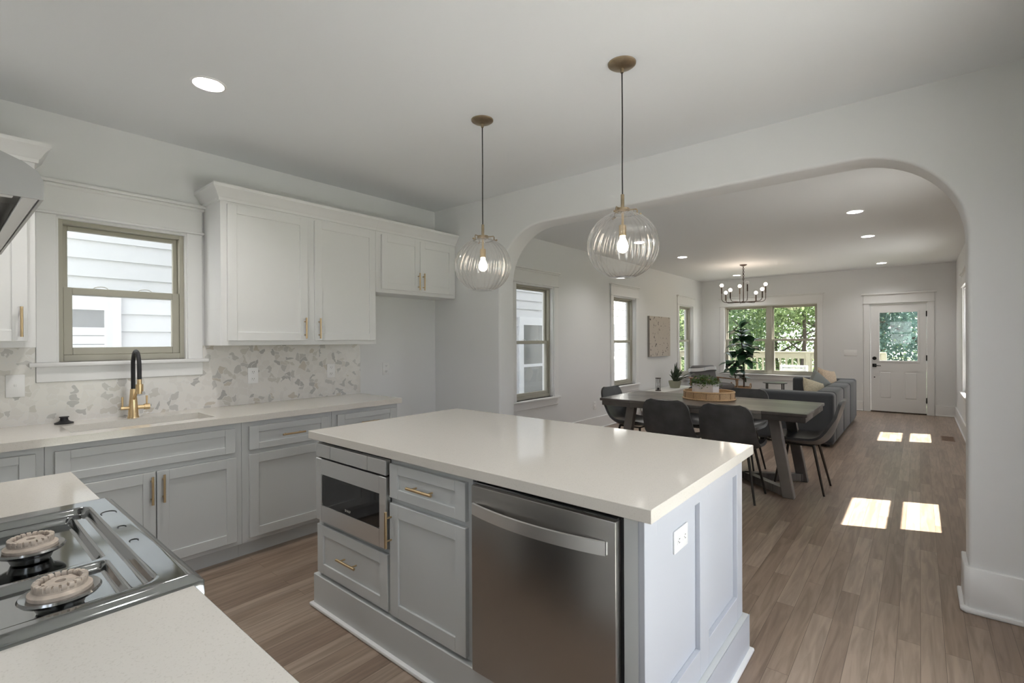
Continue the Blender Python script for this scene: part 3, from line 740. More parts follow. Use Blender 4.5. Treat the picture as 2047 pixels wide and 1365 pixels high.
# ------------------------------------------------------------------ island
IY = 1.302; IX0, IX1 = -2.415, -.602; IB = 2.292
mb = MB().box(-2.452, -.563, 1.262, 2.325, ZB, .914, .002)
tag(obj('worktop', mb, 'quartz'), 'large cream quartz worktop on the kitchen island', 'worktop', 'cream quartz worktops')
O, U, N = (0, IY, 0), (1, 0, 0), (0, -1, 0)
t = thing('island_cabinet', 'grey island cabinet around the microwave with one wide drawer below', 'cabinet', (-2.10, 1.6, 0))
mb = MB()
mb.box(IX0, -2.395, IY, 1.90, .17, ZB-.0005); mb.box(-1.790, -1.786, IY, 1.90, .17, ZB-.0005); mb.box(-2.395, -1.790, IY, 1.90, .17, .455); mb.box(-2.395, -1.790, IY+.0, 1.90, .858, ZB-.0005)
mb.box(-2.395, -1.790, 1.88, 1.90, .455, .858); obj('carcass', mb, 'grey_cabinet', t)
d = shaker(O, U, N, -2.400, -1.796, .190, .437, parent=t, name='drawer', fh=.05); pull(O, U, N, -2.09, .322, .155, 0, d)
# microwave drawer
mw = thing('microwave', 'stainless drawer microwave with a black window built into the island', 'microwave', (-2.09, 1.6, .458))
mb = MB().box(-2.385, -1.800, IY+.002, 1.87, .459, .855); obj('housing', mb, 'inner_dark', mw)
y1, y0 = IY-.001, IY-.030
mb = MB().box(-2.393, -2.255, y0, y1, .790, .856, .0025).box(-2.252, -1.934, y0, y1, .790, .856, .0025).box(-1.931, -1.792, y0, y1, .790, .856, .0025); cp = obj('control_panel', mb, 'steel_micro', mw)
dm = MB(); wx0, wx1, wz0, wz1 = -2.338, -1.842, .546, .704
dm.box(-2.393, wx0, y0, y1, .466, .782, .0025).box(wx1, -1.792, y0, y1, .466, .782, .0025).box(wx0, wx1, y0, y1, .466, wz0).box(wx0, wx1, y0, y1, wz1, .782)
dd = obj('drawer_front', dm, 'steel_micro', mw)
mb = MB(); rr = .02; P = []
for cx_, cz_, a0 in ((wx1-rr, wz1-rr, 0), (wx0+rr, wz1-rr, 1), (wx0+rr, wz0+rr, 2), (wx1-rr, wz0+rr, 3)):
    for k in range(7):
        a = (a0+k/6)*PI/2; P.append((cx_+rr*math.cos(a), y0+.0035, cz_+rr*math.sin(a)))
mb.prism(P, (0, .01, 0)); g = obj('window', mb, 'oven_glass', dd)
# corner fillets of steel behind rounded window
cu = bpy.data.curves.new('logo', 'FONT'); cu.body = 'SHARP'; cu.size = .017; cu.align_x = 'CENTER'; cu.extrude = .0003
to = bpy.data.objects.new('logo', cu); COL.objects.link(to); dg = bpy.context.evaluated_depsgraph_get(); me = bpy.data.meshes.new_from_object(to.evaluated_get(dg))
bpy.data.objects.remove(to)
me.transform(Matrix.Translation(Vector((-2.10, y0+.0028, .560))-ORG[mw.name]) @ Matrix.Rotation(PI/2, 4, 'X')); me.materials.append(MAT['steel_light'])
lo = bpy.data.objects.new('lettering', me); COL.objects.link(lo); lo.parent = g
# drawer/door unit
t = thing('island_cabinet', 'grey island cabinet with a drawer over one door beside the dishwasher', 'cabinet', (-1.54, 1.6, 0))
carcass(t, O, U, N, -1.785, -1.285, .17, ZB-.0005, .598, 'grey_cabinet')
d = shaker(O, U, N, -1.778, -1.308, .698, .846, parent=t, name='drawer', fh=.042); pull(O, U, N, -1.545, .772, .155, 0, d)
d = shaker(O, U, N, -1.778, -1.308, .186, .674, parent=t); pull(O, U, N, -1.765, .565, .155, 1, d)
# dishwasher
dw = thing('dishwasher', 'stainless dishwasher with a curved bar handle at the island end', 'dishwasher', (-.97, 1.6, 0))
mb = MB().box(-1.268, -.668, IY+.004, 1.90, .17, .868); obj('tub', mb, 'inner_dark', dw)
mb = MB().box(-1.262, -.676, IY-.034, IY+.002, .172, .852, .004, 2); dd = obj('door', mb, 'steel_door', dw)
mb = MB()
rows = []
for i in range(25):
    q = i/24; x = -1.250+q*.546; bow = .034*math.sin(PI*q)**.8+.010
    y = IY-.034-bow
    zt, zb_ = .790, .750
    sag = -.018*math.sin(PI*q)*0
    rows.append([Vector((x, y, zb_+sag)), Vector((x, y, zt+sag)), Vector((x, y+.010, zt+sag)), Vector((x, y+.010, zb_+sag)), Vector((x, y, zb_+sag))])
V = mb.grid(rows); bmesh.ops.remove_doubles(mb.bm, verts=mb.bm.verts, dist=1e-6)
for x in (-1.247, -.707): mb.box(x-.006, x+.006, IY-.040, IY-.033, .750, .790, .002)
obj('handle', mb, 'steel_light', dd)
mb = MB().box(-1.262, -.676, IY-.02, IY+.05, .853, .860); obj('control_strip', mb, 'burner_black', dw)
# island shell: end panels, back, plinth
t = thing('kitchen_island', 'white panelled end, back and stepped plinth of the kitchen island', 'island', (-1.5, 1.8, 0))
mb = MB(); mb.box(-.667, -.622, IY, 1.9, .17, ZB-.0005, .001); obj('filler_post', mb, 'grey_cabinet', t)
mb = MB(); Oe, Ue, Ne = (IX1, 0, 0), (0, 1, 0), (1, 0, 0); b_ = .0012
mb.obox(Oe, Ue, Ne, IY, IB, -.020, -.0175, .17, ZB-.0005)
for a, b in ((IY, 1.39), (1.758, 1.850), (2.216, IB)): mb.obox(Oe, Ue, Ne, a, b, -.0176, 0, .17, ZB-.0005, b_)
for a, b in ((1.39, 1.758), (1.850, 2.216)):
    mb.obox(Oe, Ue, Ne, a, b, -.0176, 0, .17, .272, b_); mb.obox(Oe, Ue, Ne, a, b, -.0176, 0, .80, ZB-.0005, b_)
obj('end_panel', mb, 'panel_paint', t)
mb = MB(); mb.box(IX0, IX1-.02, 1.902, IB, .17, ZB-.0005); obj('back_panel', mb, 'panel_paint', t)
mb = MB().box(IX0-.022, IX1+.022, IY-.022, IB+.022, 0, .168, .003); obj('plinth', mb, 'panel_paint' if 0 else 'grey_cabinet', t)
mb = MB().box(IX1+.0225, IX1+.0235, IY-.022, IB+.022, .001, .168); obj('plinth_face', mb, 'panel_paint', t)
mb = MB().box(IX0-.040, IX1+.040, IY-.040, IB+.040, 0, .018, .007, 2); obj('shoe_moulding', mb, 'trim_paint', t)
plate('white sideways outlet on the island end panel', (IX1-.0175, 0, 0), Ue, Ne, 1.612, .715, horiz=True)

# ------------------------------------------------------------------ range side
RX0, RX1, RY = -1.838, -1.072, .322
mb = MB().box(-2.352, RX0-.004, YB, RY, ZB, .914, .002); tag(obj('worktop', mb, 'quartz'), 'short cream quartz worktop left of the cooktop', 'worktop', 'cream quartz worktops')
mb = MB().box(RX1+.004, -.10, YB, RY, ZB, .914, .002); tag(obj('worktop', mb, 'quartz'), 'cream quartz worktop nearest the viewer right of the cooktop', 'worktop', 'cream quartz worktops')
O, U, N = (0, RY-.04, 0), (1, 0, 0), (0, 1, 0)
for lab, a, b in (('grey base cabinet under the short worktop left of the range', -2.335, RX0-.006), ('grey base cabinet under the worktop right of the range', RX1+.006, -.11)):
    t = thing('base_cabinet', lab, 'cabinet', ((a+b)/2, 0, 0), 'grey base cabinets beside the range')
    carcass(t, O, U, N, a, b, .10, ZB-.0005, .60, 'grey_cabinet'); mb = MB(); mb.obox(O, U, N, a, b, -.10, -.06, 0, .10); obj('toe_kick', mb, 'grey_cabinet', t)
    d = shaker(O, U, N, a+.04, b-.04, .688, .84, parent=t, name='drawer', fh=.042); pull(O, U, N, (a+b)/2, .762, .155, 0, d)
    d = shaker(O, U, N, a+.04, b-.04, .13, .66, parent=t); pull(O, U, N, a+.07, .56, .155, 1, d)
rg = thing('range', 'glossy stainless gas range with two bare burners in view', 'range', ((RX0+RX1)/2, 0, 0))
mb = MB().box(RX0+.003, RX1-.003, YB+.002, RY-.01, .06, .872, .003); obj('body', mb, 'steel', rg)
# pressed cooktop
def sst(a, b, x):
    t = max(0, min(1, (x-a)/(b-a))); return t*t*(3-2*t)
def well(x, y, x0, x1, y0, y1, r, wdt):
    # rounded-rect signed distance
    cx_, cy_ = (x0+x1)/2, (y0+y1)/2; qx = abs(x-cx_)-(x1-x0)/2+r; qy = abs(y-cy_)-(y1-y0)/2+r
    d_ = math.hypot(max(qx, 0), max(qy, 0))+min(max(qx, qy), 0)-r
    return sst(0, -wdt, d_) if False else 1-sst(-wdt, 0, d_)
def hgt(x, y):
    h = .928
    e_ = min(x-RX0, RX1-x, RY+.018-y)
    h -= .012*(1-sst(0, .018, e_))
    h -= .016*well(x, y, RX0+.072, -1.112, YB+.03, .276, .028, .012)
    for a, b in ((RX0+.090, -1.364), (-1.346, -1.126)): h -= .012*well(x, y, a, b, YB+.05, .240, .014, .012)
    return h
nx, ny = 190, 168; P = []
for j in range(ny+1):
    y = YB+.002+(RY+.018-YB-.002)*j/ny
    P.append([Vector((RX0+(RX1-RX0)*i/nx, y, hgt(RX0+(RX1-RX0)*i/nx, y))) for i in range(nx+1)])
mb = MB(); V = mb.grid(P)
def skirt(L):
    low = [mb.bm.verts.new((v.co.x, v.co.y, .872)) for v in L]
    for i in range(len(L)-1): mb.bm.faces.new((L[i], L[i+1], low[i+1], low[i]))
skirt(V[-1]); skirt([r[0] for r in V]); skirt([r[-1] for r in V]); skirt(V[0])
bmesh.ops.remove_doubles(mb.bm, verts=mb.bm.verts, dist=1e-6)
ct = obj('cooktop', mb, 'cooktop', rg, sharp=80)
def scl(mb, x, y):
    for v in mb.bm.verts: v.co.x = x+(v.co.x-x)*.63; v.co.y = y+(v.co.y-y)*.63
def burner(cx_, cy_):
    z = .911; mb = MB().lathe([(0, z-.012), (.052, z-.008), (.060, z+.004), (.086, z+.012), (.092, z+.017), (.088, z+.021), (.070, z+.019), (0, z+.019)], (cx_, cy_, 0), 44)
    scl(mb, cx_, cy_)
    bb = obj('burner', mb, 'burner_black', rg)
    zz = z+.019
    def notch(r, q, a): return r*(1 if (math.floor(a/(2*PI)*64) % 2) or r < .045 else .985)
    mb = MB().lathe([(0, zz), (.071, zz), (.071, zz+.006), (.060, zz+.010), (.0595, zz+.019), (.050, zz+.020), (.049, zz+.013), (.036, zz+.013), (.035, zz+.019), (.012, zz+.019), (.011, zz+.010), (0, zz+.010)], (cx_, cy_, 0), 64)
    for k in range(22):
        a = 2*PI*k/22; p = Vector((cx_, cy_, zz+.013)); d_ = Vector((math.cos(a), math.sin(a), 0)); mb.obox(p, d_, Vector((-d_.y, d_.x, 0)), .047, .0605, -.006, .006, 0, .0105, .001)
    for k in range(6):
        a = 2*PI*k/6+.3; p = Vector((cx_, cy_, zz+.013)); d_ = Vector((math.cos(a), math.sin(a), 0)); mb.obox(p, d_, Vector((-d_.y, d_.x, 0)), .034, .041, -.006, .006, 0, .006, .001)
    scl(mb, cx_, cy_)
    obj('burner_ring', mb, 'burner_ring', bb)
for c_ in ((-1.500, .138), (-1.195, .148), (-1.500, -.13), (-1.195, -.13)): burner(*c_)
for i, x in enumerate((-1.70, -1.58, -1.455, -1.33, -1.21)):
    mb = MB().cyl((x, RY+.012, .868), (x, RY+.032, .868), .017, .015, 20); obj('knob', mb, 'steel_light', rg)
for x, y, r in ((-1.648, .299, .020), (-1.50, .297, .010), (-1.375, .294, .010)):
    p = [Vector((x+r*math.cos(a), y+r*math.sin(a)*.8, .9283)) for a in [PI*.35+PI*1.25*k/14 for k in range(15)]]; mb = MB().tube(p, .0012, 6)
    obj('knob_marking', mb, 'slot_dark', ct)
mb = MB().box(RX0+.01, RX1-.01, RY-.009, RY+.012, .25, .80, .004); od = obj('oven_door', mb, 'oven_glass', rg)
mb = MB().cyl((RX0+.06, RY+.05, .74), (RX1-.06, RY+.05, .74), .011).cyl((RX0+.09, RY+.01, .74), (RX0+.09, RY+.05, .74), .008).cyl((RX1-.09, RY+.01, .74), (RX1-.09, RY+.05, .74), .008); obj('handle', mb, 'steel_light', od)
mb = MB().box(RX0+.02, RX1-.02, YB+.1, RY-.05, 0, .06); obj('kick', mb, 'inner_dark', rg)
# hood
hx0, hx1, hy0, hy1, hz = -1.850, -1.092, YB+.001, .118, 1.612
hd = thing('range_hood', 'stainless under-cabinet range hood above the cooktop', 'range hood', ((hx0+hx1)/2, hy0, hz))
prof = [(hy0, hz), (hy1, hz), (hy1, hz+.030), (hy1-.006, hz+.044), (hy1-.022, hz+.056), (hy0+.16, hz+.165), (hy0, hz+.165)]
mb = MB(); th = .004
for x in (hx0, hx1-th): mb.prism([(x, y, z) for y, z in prof], (th, 0, 0))
for (a, b) in zip(prof[1:], prof[2:]): mb.prism([(hx0+th, a[0], a[1]), (hx0+th, b[0], b[1]), (hx0+th, b[0]-.004, b[1]-.003), (hx0+th, a[0]-.004, a[1]-.0001)], (hx1-hx0-2*th, 0, 0))
mb.box(hx0, hx1, hy0, hy0+.004, hz, hz+.165)
bmesh.ops.recalc_face_normals(mb.bm, faces=mb.bm.faces); obj('canopy', mb, 'hood_steel', hd)
mb = MB(); mb.box(hx0+.004, hx1-.004, hy1-.024, hy1-.005, hz+.0015, hz+.006, .001); mb.box(hx0+.004, hx0+.030, hy0+.005, hy1-.034, hz+.0015, hz+.006); mb.box(hx1-.030, hx1-.004, hy0+.005, hy1-.034, hz+.0015, hz+.006); obj('lip', mb, 'steel_light', hd)
mb = MB().box(hx0+.13, hx1-.13, hy0+.06, hy1-.09, hz+.030, hz+.040, .002); obj('filter', mb, 'hood_filter', hd)
mb = MB().box(hx0+.005, hx1-.005, hy0+.006, hy1-.012, hz+.041, hz+.046); obj('under_panel', mb, 'steel', hd)
mb = MB().lathe([(0, .012), (.030, .014), (.034, .034), (0, .034)], (hx0+.10, hy1-.075, hz), 24); obj('lamp_lens', mb, 'burner_ring', hd)

# ------------------------------------------------------------------ can lights
def can_light(x, y, label, power=CAN):
    t = thing('ceiling_light', label, 'ceiling light', (x, y, ZC), 'recessed round ceiling lights')
    mb = MB().lathe([(RC-.003, .004), (RC-.003, -.001), (RC, -.005), (RC+.011, -.003), (RC+.012, .0)], (x, y, ZC), 36); obj('trim_ring', mb, 'plate_white', t)
    mb = MB().lathe([(RC-.002, 0), (RC-.010, .030), (.050, .062), (.052, .075)], (x, y, ZC), 36); obj('reflector', mb, 'plate_white', t)
    mb = MB().lathe([(0, .058), (.049, .061), (.050, .070), (0, .070)], (x, y, ZC), 30); obj('lens', mb, 'lens_glow', t)
    lamp('lamp_light', 'AREA', (x, y, ZC+.052), power, (1, .97, .93), t, .085)
    return t
for (x, y), lab in zip(CANS, ('recessed ceiling light above the kitchen sink side', 'recessed light nearest the arch on the right of the living ceiling',
        'second recessed light from the arch on the right of the living ceiling', 'farthest recessed light, toward the front door',
        'recessed light left of the chandelier, nearer the dining table', 'recessed light just behind the chandelier chain')): can_light(x, y, lab, 12 if y < 2 else CAN)
for (x, y), lab in zip(CANS_OFF, ('added unseen recessed light in the kitchen corner by the range wall', 'added unseen recessed light above the range', 'added unseen recessed light between island and glass door', 'added unseen recessed light at the right side of the kitchen near the arch', 'recessed light over the dining windows')): can_light(x, y, lab, 7 if y < 0 else 5 if x > -2 else 12)

# ------------------------------------------------------------------ pendants
def pendant(x, y, label):
    t = thing('pendant_light', label, 'pendant light', (x, y, ZC), 'ribbed glass globe pendants over the island')
    mb = MB().lathe([(0, -.026), (.012, -.026), (.030, -.021), (.055, -.014), (.066, -.006), (.067, 0), (0, 0)], (x, y, ZC), 36)
    mb.cyl((x, y, ZC-.045), (x, y, ZC-.024), .008, .009, 14); obj('canopy', mb, 'antique_brass', t)
    mb = MB().tube([(x, y, ZC-.04), (x+.001, y, 2.45), (x-.001, y, 2.2), (x, y, 2.075)], .0032, 8); obj('cord', mb, 'cord_black', t)
    mb = MB().cyl((x, y, 2.085), (x, y, 2.012), .0085, .0085, 14).lathe([(0, 2.018), (.034, 2.016), (.036, 2.006), (.030, 2.000), (0, 2.000)], (x, y, 0), 28)
    for k in range(3):
        a = 2*PI*k/3+.55; d_ = Vector((math.cos(a), math.sin(a), 0)); c_ = Vector((x, y, 0))
        mb.tube([c_+d_*.03+Vector((0, 0, 2.010)), c_+d_*.066+Vector((0, 0, 2.012)), c_+d_*.069+Vector((0, 0, 2.006)), c_+d_*.069+Vector((0, 0, 1.985))], .0032, 8)
        mb.cyl(c_+d_*.056+Vector((0, 0, 1.988)), c_+d_*.082+Vector((0, 0, 1.988)), .0035, n=8); mb.sphere(c_+d_*.084+Vector((0, 0, 1.988)), .006, 10)
    obj('clamp', mb, 'antique_brass', t)
    mb = MB().cyl((x, y, 2.0), (x, y, 1.93), .006, n=12).cyl((x, y, 1.935), (x, y, 1.885), .0175, .0175, 22); obj('socket', mb, 'faucet_brass', t)
    mb = MB().lathe([(0, 1.887), (.013, 1.885), (.014, 1.872), (.024, 1.850), (.0275, 1.833), (.024, 1.815), (.012, 1.804), (0, 1.801)], (x, y, 0), 22); obj('bulb', mb, 'bulb_glow', t)
    R = .163; prof = []
    prof += [(.052, 2.003), (.052, 1.992), (.050, 1.985)]
    for i in range(0, 31):
        a = math.radians(20)+(PI-math.radians(20)-math.radians(20))*i/30; prof.append((R*1.03*math.sin(a), 1.838+R*math.cos(a)))
    prof += [(.05, 1.684), (.02, 1.682), (0, 1.681)]
    def rib(r, z, a): return r*(1+.05*abs(math.cos(14*(a+.9*(z-1.84))))-.025)if r > .055 else r
    mb = MB().lathe(prof, (x, y, 0), 196, fn=rib); obj('globe', mb, 'globe_glass', t, sharp=180)
    lamp('bulb_light', 'POINT', (x, y, 1.835), 20, (1, .94, .86), t, .028)
    return t
pendant(-2.034, 2.155, 'left ribbed clear glass globe pendant, the farther one over the island')
pendant(-1.103, 2.155, 'right ribbed clear glass globe pendant, the larger one over the island')

# ------------------------------------------------------------------ dining
tx0, tx1, ty0, ty1, tz = -2.633, -.709, 4.60, 5.56, .762
t = thing('dining_table', 'long dark weathered wood dining table with V-shaped trestle legs', 'table', ((tx0+tx1)/2, (ty0+ty1)/2, 0))
mb = MB().box(tx0, tx1, ty0, ty1, tz-.028, tz, .004); mb.box(tx0+.02, tx1-.012, ty0+.012, ty1-.012, tz-.075, tz-.027, .003); obj('tabletop', mb, 'table_wood', t)
for sg, xe in ((1, tx1), (-1, tx0)):
    ft = xe-sg*.165; tp = xe-sg*.285; ap = xe-sg*.60; ym = (ty0+ty1)/2+.08
    for yy in (ty0+.19, ty1-.12):
        mb = MB(); a = .045
        P = [Vector((ft-a, yy-.035, 0)), Vector((ft+a, yy-.035, 0)), Vector((tp+a, yy-.035, tz-.07)), Vector((tp-a, yy-.035, tz-.07))]
        mb.prism(P, (0, .075, 0), .004); obj('leg', mb, 'table_wood', t)
    mb = MB()
    for yy in (ty0+.19, ty1-.12):
        d_ = (Vector((ap, ym, 0))-Vector((ft, yy, 0))); L = d_.length; d_.normalize()
        mb.obox((ft, yy, 0), d_, Vector((-d_.y, d_.x, 0)), 0, L+.03, -.035, .035, .005, .075, .003)
    obj('foot_bar', mb, 'table_wood', t)
def make_chair():
    t = thing('dining_chair', 'chair', 'chair', (0, 0, 0), 'grey leather bucket chairs at the dining table')
    prof = [(.235, .448), (.20, .462), (.12, .455), (.02, .440), (-.08, .434), (-.16, .446), (-.215, .485), (-.250, .545), (-.275, .620), (-.298, .700), (-.318, .775), (-.334, .835)]
    wid = [.17, .205, .222, .230, .230, .228, .228, .226, .222, .217, .210, .200]
    # resample smooth
    n = 40; P = []
    def lerp(L, q):
        q = q*(len(L)-1); i = min(int(q), len(L)-2); f_ = q-i
        p0, p1, p2, p3 = L[max(i-1, 0)], L[i], L[i+1], L[min(i+2, len(L)-1)]
        cr_ = lambda a, b, c, d: .5*((2*b)+(-a+c)*f_+(2*a-5*b+4*c-d)*f_*f_+(-a+3*b-3*c+d)*f_**3)
        return tuple(cr_(*z) for z in zip(p0, p1, p2, p3)) if isinstance(p0, tuple) else cr_(p0, p1, p2, p3)
    for i in range(n+1):
        q = i/n; x, z = lerp(prof, q); wv = lerp(wid, q)
        if q > .84: wv *= (1-min(.985, ((q-.84)/.16))**2.6)**(1/2.6)*.55+.45
        x2, z2 = lerp(prof, min(1, q+.01)); x1, z1 = lerp(prof, max(0, q-.01)); tx, tz_ = x2-x1, z2-z1; L = math.hypot(tx, tz_); nx_, nz_ = tz_/L*-1, tx/L
        nx_, nz_ = -nx_, -nz_      # toward the sitter
        curl = .055*math.sin(PI*min(1, q*1.22))+.006
        row = []
        for j in range(21):
            v = -1+j/10; c_ = curl*abs(v)**2.4
            row.append(Vector((x+nx_*c_, v*wv, z+nz_*c_)))
        P.append(row)
    mb = MB().slab(P, .024)
    bmesh.ops.remove_doubles(mb.bm, verts=mb.bm.verts, dist=1e-5)
    obj('seat_shell', mb, 'leather', t, sharp=50)
    for sx_, sy_ in ((1, 1), (1, -1), (-1, 1), (-1, -1)):
        mb = MB().tube([(sx_*.12-.01, sy_*.13, .425), (sx_*.20-.02, sy_*.205, 0)], [.0125, .0085], 12); obj('leg', mb, 'leg_metal', t)
    mb = MB()
    for sy_ in (1, -1): mb.tube([(.12, sy_*.13, .418), (-.14, sy_*.13, .418)], .009, 8)
    for xx in (.11, -.13): mb.tube([(xx, .13, .418), (xx, -.13, .418)], .009, 8)
    obj('under_frame', mb, 'leg_metal', t)
    return t
ch = make_chair()
spots = [(-1.80, 4.625, PI/2+.05, 'left one of the two on the near table side'), (-1.262, 4.60, PI/2+.02, 'right one of the two on the near table side'),
         (-.865, 5.22, PI, 'at the right head of the table, seen in profile'), (-2.46, 5.12, -.05, 'at the left head of the table, below the window'),
         (-1.93, 5.50, -PI/2, 'on the far table side behind the rattan tray'), (-1.47, 5.47, -PI/2-.03, 'on the far table side before the sofa arm')]
for i, (x, y, rz, lab) in enumerate(spots):
    o = ch if i == 0 else copy_tree(ch)
    o.location = (x, y, 0); o.rotation_euler = (0, 0, rz); o['label'] = 'grey leather bucket chair '+lab
# tray
tcx, tcy = -1.69, 5.21
tr = thing('tray', 'round woven rattan tray on the dining table', 'tray', (tcx, tcy, tz))
mb = MB().lathe([(0, .004), (.245, .004), (.245, .010), (0, .012)], (tcx, tcy, tz), 48, sy=.92); obj('tray_base', mb, 'rattan', tr)
mb = MB().lathe([(.248, .006), (.248, .078), (.243, .078), (.243, .006), (.248, .006)], (tcx, tcy, tz), 64, sy=.92)
obj('woven_side', mb, 'rattan', tr)
mb = MB()
for zz, r_, rad in ((.008, .256, .008), (.080, .247, .009)):
    mb.tube([(tcx+r_*math.cos(2*PI*k/60), tcy+.92*r_*math.sin(2*PI*k/60), tz+zz) for k in range(61)], rad, 10, cap=False)
obj('rim', mb, 'rattan', tr)
mb = MB()
for k in range(12):
    a = 2*PI*k/12+.2; mb.cyl((tcx+.251*math.cos(a), tcy+.92*.251*math.sin(a), tz+.008), (tcx+.251*math.cos(a), tcy+.92*.251*math.sin(a), tz+.078), .0028, n=8)
obj('side_post', mb, 'rattan_dark', tr)
# planter box with boxwood
px_, py_ = -1.74, 5.26
pb = thing('planter', 'white rectangular planter box with small leafy greens in the tray', 'planter', (px_, py_, tz+.012))
Rz = Matrix.Translation((px_, py_, tz+.012)) @ Matrix.Rotation(math.radians(-13), 4, 'Z')
mb = MB()
q_ = [(-.12, .12, -.06, -.053), (-.12, .12, .053, .06), (-.12, -.113, -.053, .053), (.113, .12, -.053, .053)]
for a, b, c, d in q_: mb.box(a, b, c, d, 0, .14, .001)
mb.box(-.119, .119, -.059, .059, 0, .008); bmesh.ops.transform(mb.bm, matrix=Rz, verts=mb.bm.verts); obj('box', mb, 'ceramic_white', pb)
mb = MB().box(-.112, .112, -.052, .052, 0.008, .120); bmesh.ops.transform(mb.bm, matrix=Rz, verts=mb.bm.verts); obj('soil', mb, 'soil', pb)
def leaf(mb, p, d, L, W, droop=.2, up=Vector((0, 0, 1)), n=4, fold=.12):
    d = d.normalized(); s_ = d.cross(up); s_ = s_.normalized() if s_.length > 1e-4 else Vector((1, 0, 0)); nn = s_.cross(d); rows = []
    for i in range(n+1):
        q = i/n; wv = W*math.sin(PI*min(.97, .06+q*.92))**.8; c = p+d*L*q-Vector((0, 0, 1))*droop*L*q*q
        rows.append([c-s_*wv/2+nn*wv*fold, c, c+s_*wv/2+nn*wv*fold])
    mb.grid(rows)
rnd = random.Random(3)
mb = MB()
for k in range(750):
    x, y = rnd.uniform(-.14, .14), rnd.uniform(-.085, .085); z = .13+rnd.random()*.095*(1-.5*(x/.15)**2)
    if abs(x) > .11 or abs(y) > .055: z -= .03*rnd.random()
    d_ = Vector((rnd.gauss(0, 1), rnd.gauss(0, 1), rnd.gauss(.5, .8))); leaf(mb, Rz @ Vector((x, y, z)), d_, .018+.012*rnd.random(), .013, n=2)
f_ = obj('foliage', mb, 'leaf_box', pb, sharp=180)

# console with hourglass and spiky plant
cs = thing('console_table', 'low white console against the wall below the artwork', 'console', (-3.65, 8.95, 0))
mb = MB().box(-3.835, -3.45, 8.15, 9.72, .43, .46, .004); obj('top', mb, 'console_white', cs)
mb = MB().box(-3.83, -3.47, 8.17, 9.70, .10, .43, .003); obj('body', mb, 'console_white', cs)
for x in (-3.80, -3.50):
    for y in (8.22, 9.65): mb = MB().cyl((x, y, 0), (x, y, .10), .018, n=12); obj('leg', mb, 'chair_wood', cs)
hg = thing('hourglass', 'thin brass-framed hourglass on the white console', 'hourglass', (-3.62, 8.42, .46))
mb = MB()
for z in (.46, .682): mb.lathe([(0, 0), (.05, 0), (.05, .012), (0, .012)], (-3.62, 8.42, z), 20)
for k in range(4):
    a = PI/4+PI/2*k; mb.cyl((-3.62+.042*math.cos(a), 8.42+.042*math.sin(a), .47), (-3.62+.042*math.cos(a), 8.42+.042*math.sin(a), .685), .004, n=8)
obj('frame', mb, 'bronze_dark', hg)
mb = MB().lathe([(.0, .473), (.028, .478), (.032, .51), (.022, .55), (.005, .576), (.022, .602), (.032, .64), (.028, .674), (0, .68)], (-3.62, 8.42, 0), 20); gl = obj('glass_bulb', mb, 'vial_glass', hg)
mb = MB().lathe([(0, .476), (.026, .48), (.028, .50), (.0, .52)], (-3.62, 8.42, 0), 20); obj('sand', mb, 'slot_dark', gl)
pp = (-3.60, 9.15, .46)
sp = thing('potted_plant', 'spiky dark green plant in a pale pot on the white console', 'plant', pp)
mb = MB().lathe([(0, 0), (.085, 0), (.115, .10), (.118, .135), (.108, .135), (.104, .115), (0, .115)], pp, 28); obj('pot', mb, 'pot_sage', sp)
mb = MB(); rnd = random.Random(5)
for k in range(44):
    a = rnd.uniform(-1.9, 1.9); el = rnd.uniform(.35, 1.45) if abs(a) < 1.3 else rnd.uniform(.9, 1.5); d_ = Vector((math.cos(a)*math.cos(el), math.sin(a)*math.cos(el), math.sin(el)))
    leaf(mb, Vector(pp)+Vector((.03*math.cos(a), .03*math.sin(a), .115)), d_, rnd.uniform(.22, .42), .034, rnd.uniform(0, .35), n=5, fold=.25)
obj('foliage', mb, 'leaf_spiky', sp, sharp=180)
# artwork
ar = thing('artwork', 'unframed canvas with scattered dark paint specks between the windows', 'artwork', (XL, 9.05, 1.06))
mb = MB().box(XL+.001, XL+.042, 8.535, 9.50, 1.063, 1.825, .002); obj('canvas', mb, 'canvas_paint', ar)
mb = MB().box(XL+.001, XL+.040, 8.532, 8.5345, 1.063, 1.825); obj('canvas_edge', mb, 'canvas_edge', ar)

# ------------------------------------------------------------------ living
# sofa: faces the left wall, near arm toward the table
sx0, sx1, sy0, sy1 = -1.76, -.83, 7.29, 10.19
sf = thing('sofa', 'long charcoal fabric sofa with its near arm toward the dining table', 'sofa', ((sx0+sx1)/2, (sy0+sy1)/2, 0))
mb = MB().box(sx0, sx1-.01, sy0+.02, sy1-.02, .035, .26, .02, 3); obj('base', mb, 'sofa_fabric', sf)
mb = MB().box(sx0, sx1, sy0, sy0+.24, .04, .69, .045, 4); obj('arm', mb, 'sofa_fabric', sf)
mb = MB().box(sx0, sx1, sy1-.24, sy1, .04, .70, .045, 4); obj('arm', mb, 'sofa_fabric', sf)
L3 = (sy1-sy0-.48)/3
for k in range(3):
    a = sy0+.24+k*L3; mb = MB().box(sx1-.24, sx1+.004*k, a+.002, a+L3-.002, .04, .695, .045, 4); obj('back', mb, 'sofa_fabric', sf)
    mb = MB().box(sx0+.01, sx1-.24, a+.004, a+L3-.004, .26, .43, .04, 4); obj('seat_cushion', mb, 'sofa_fabric', sf)
for x in (sx0+.08, sx1-.08):
    for y in (sy0+.1, sy1-.1): mb = MB().cyl((x, y, 0), (x, y, .04), .025, n=12); obj('foot', mb, 'iron_black', sf)
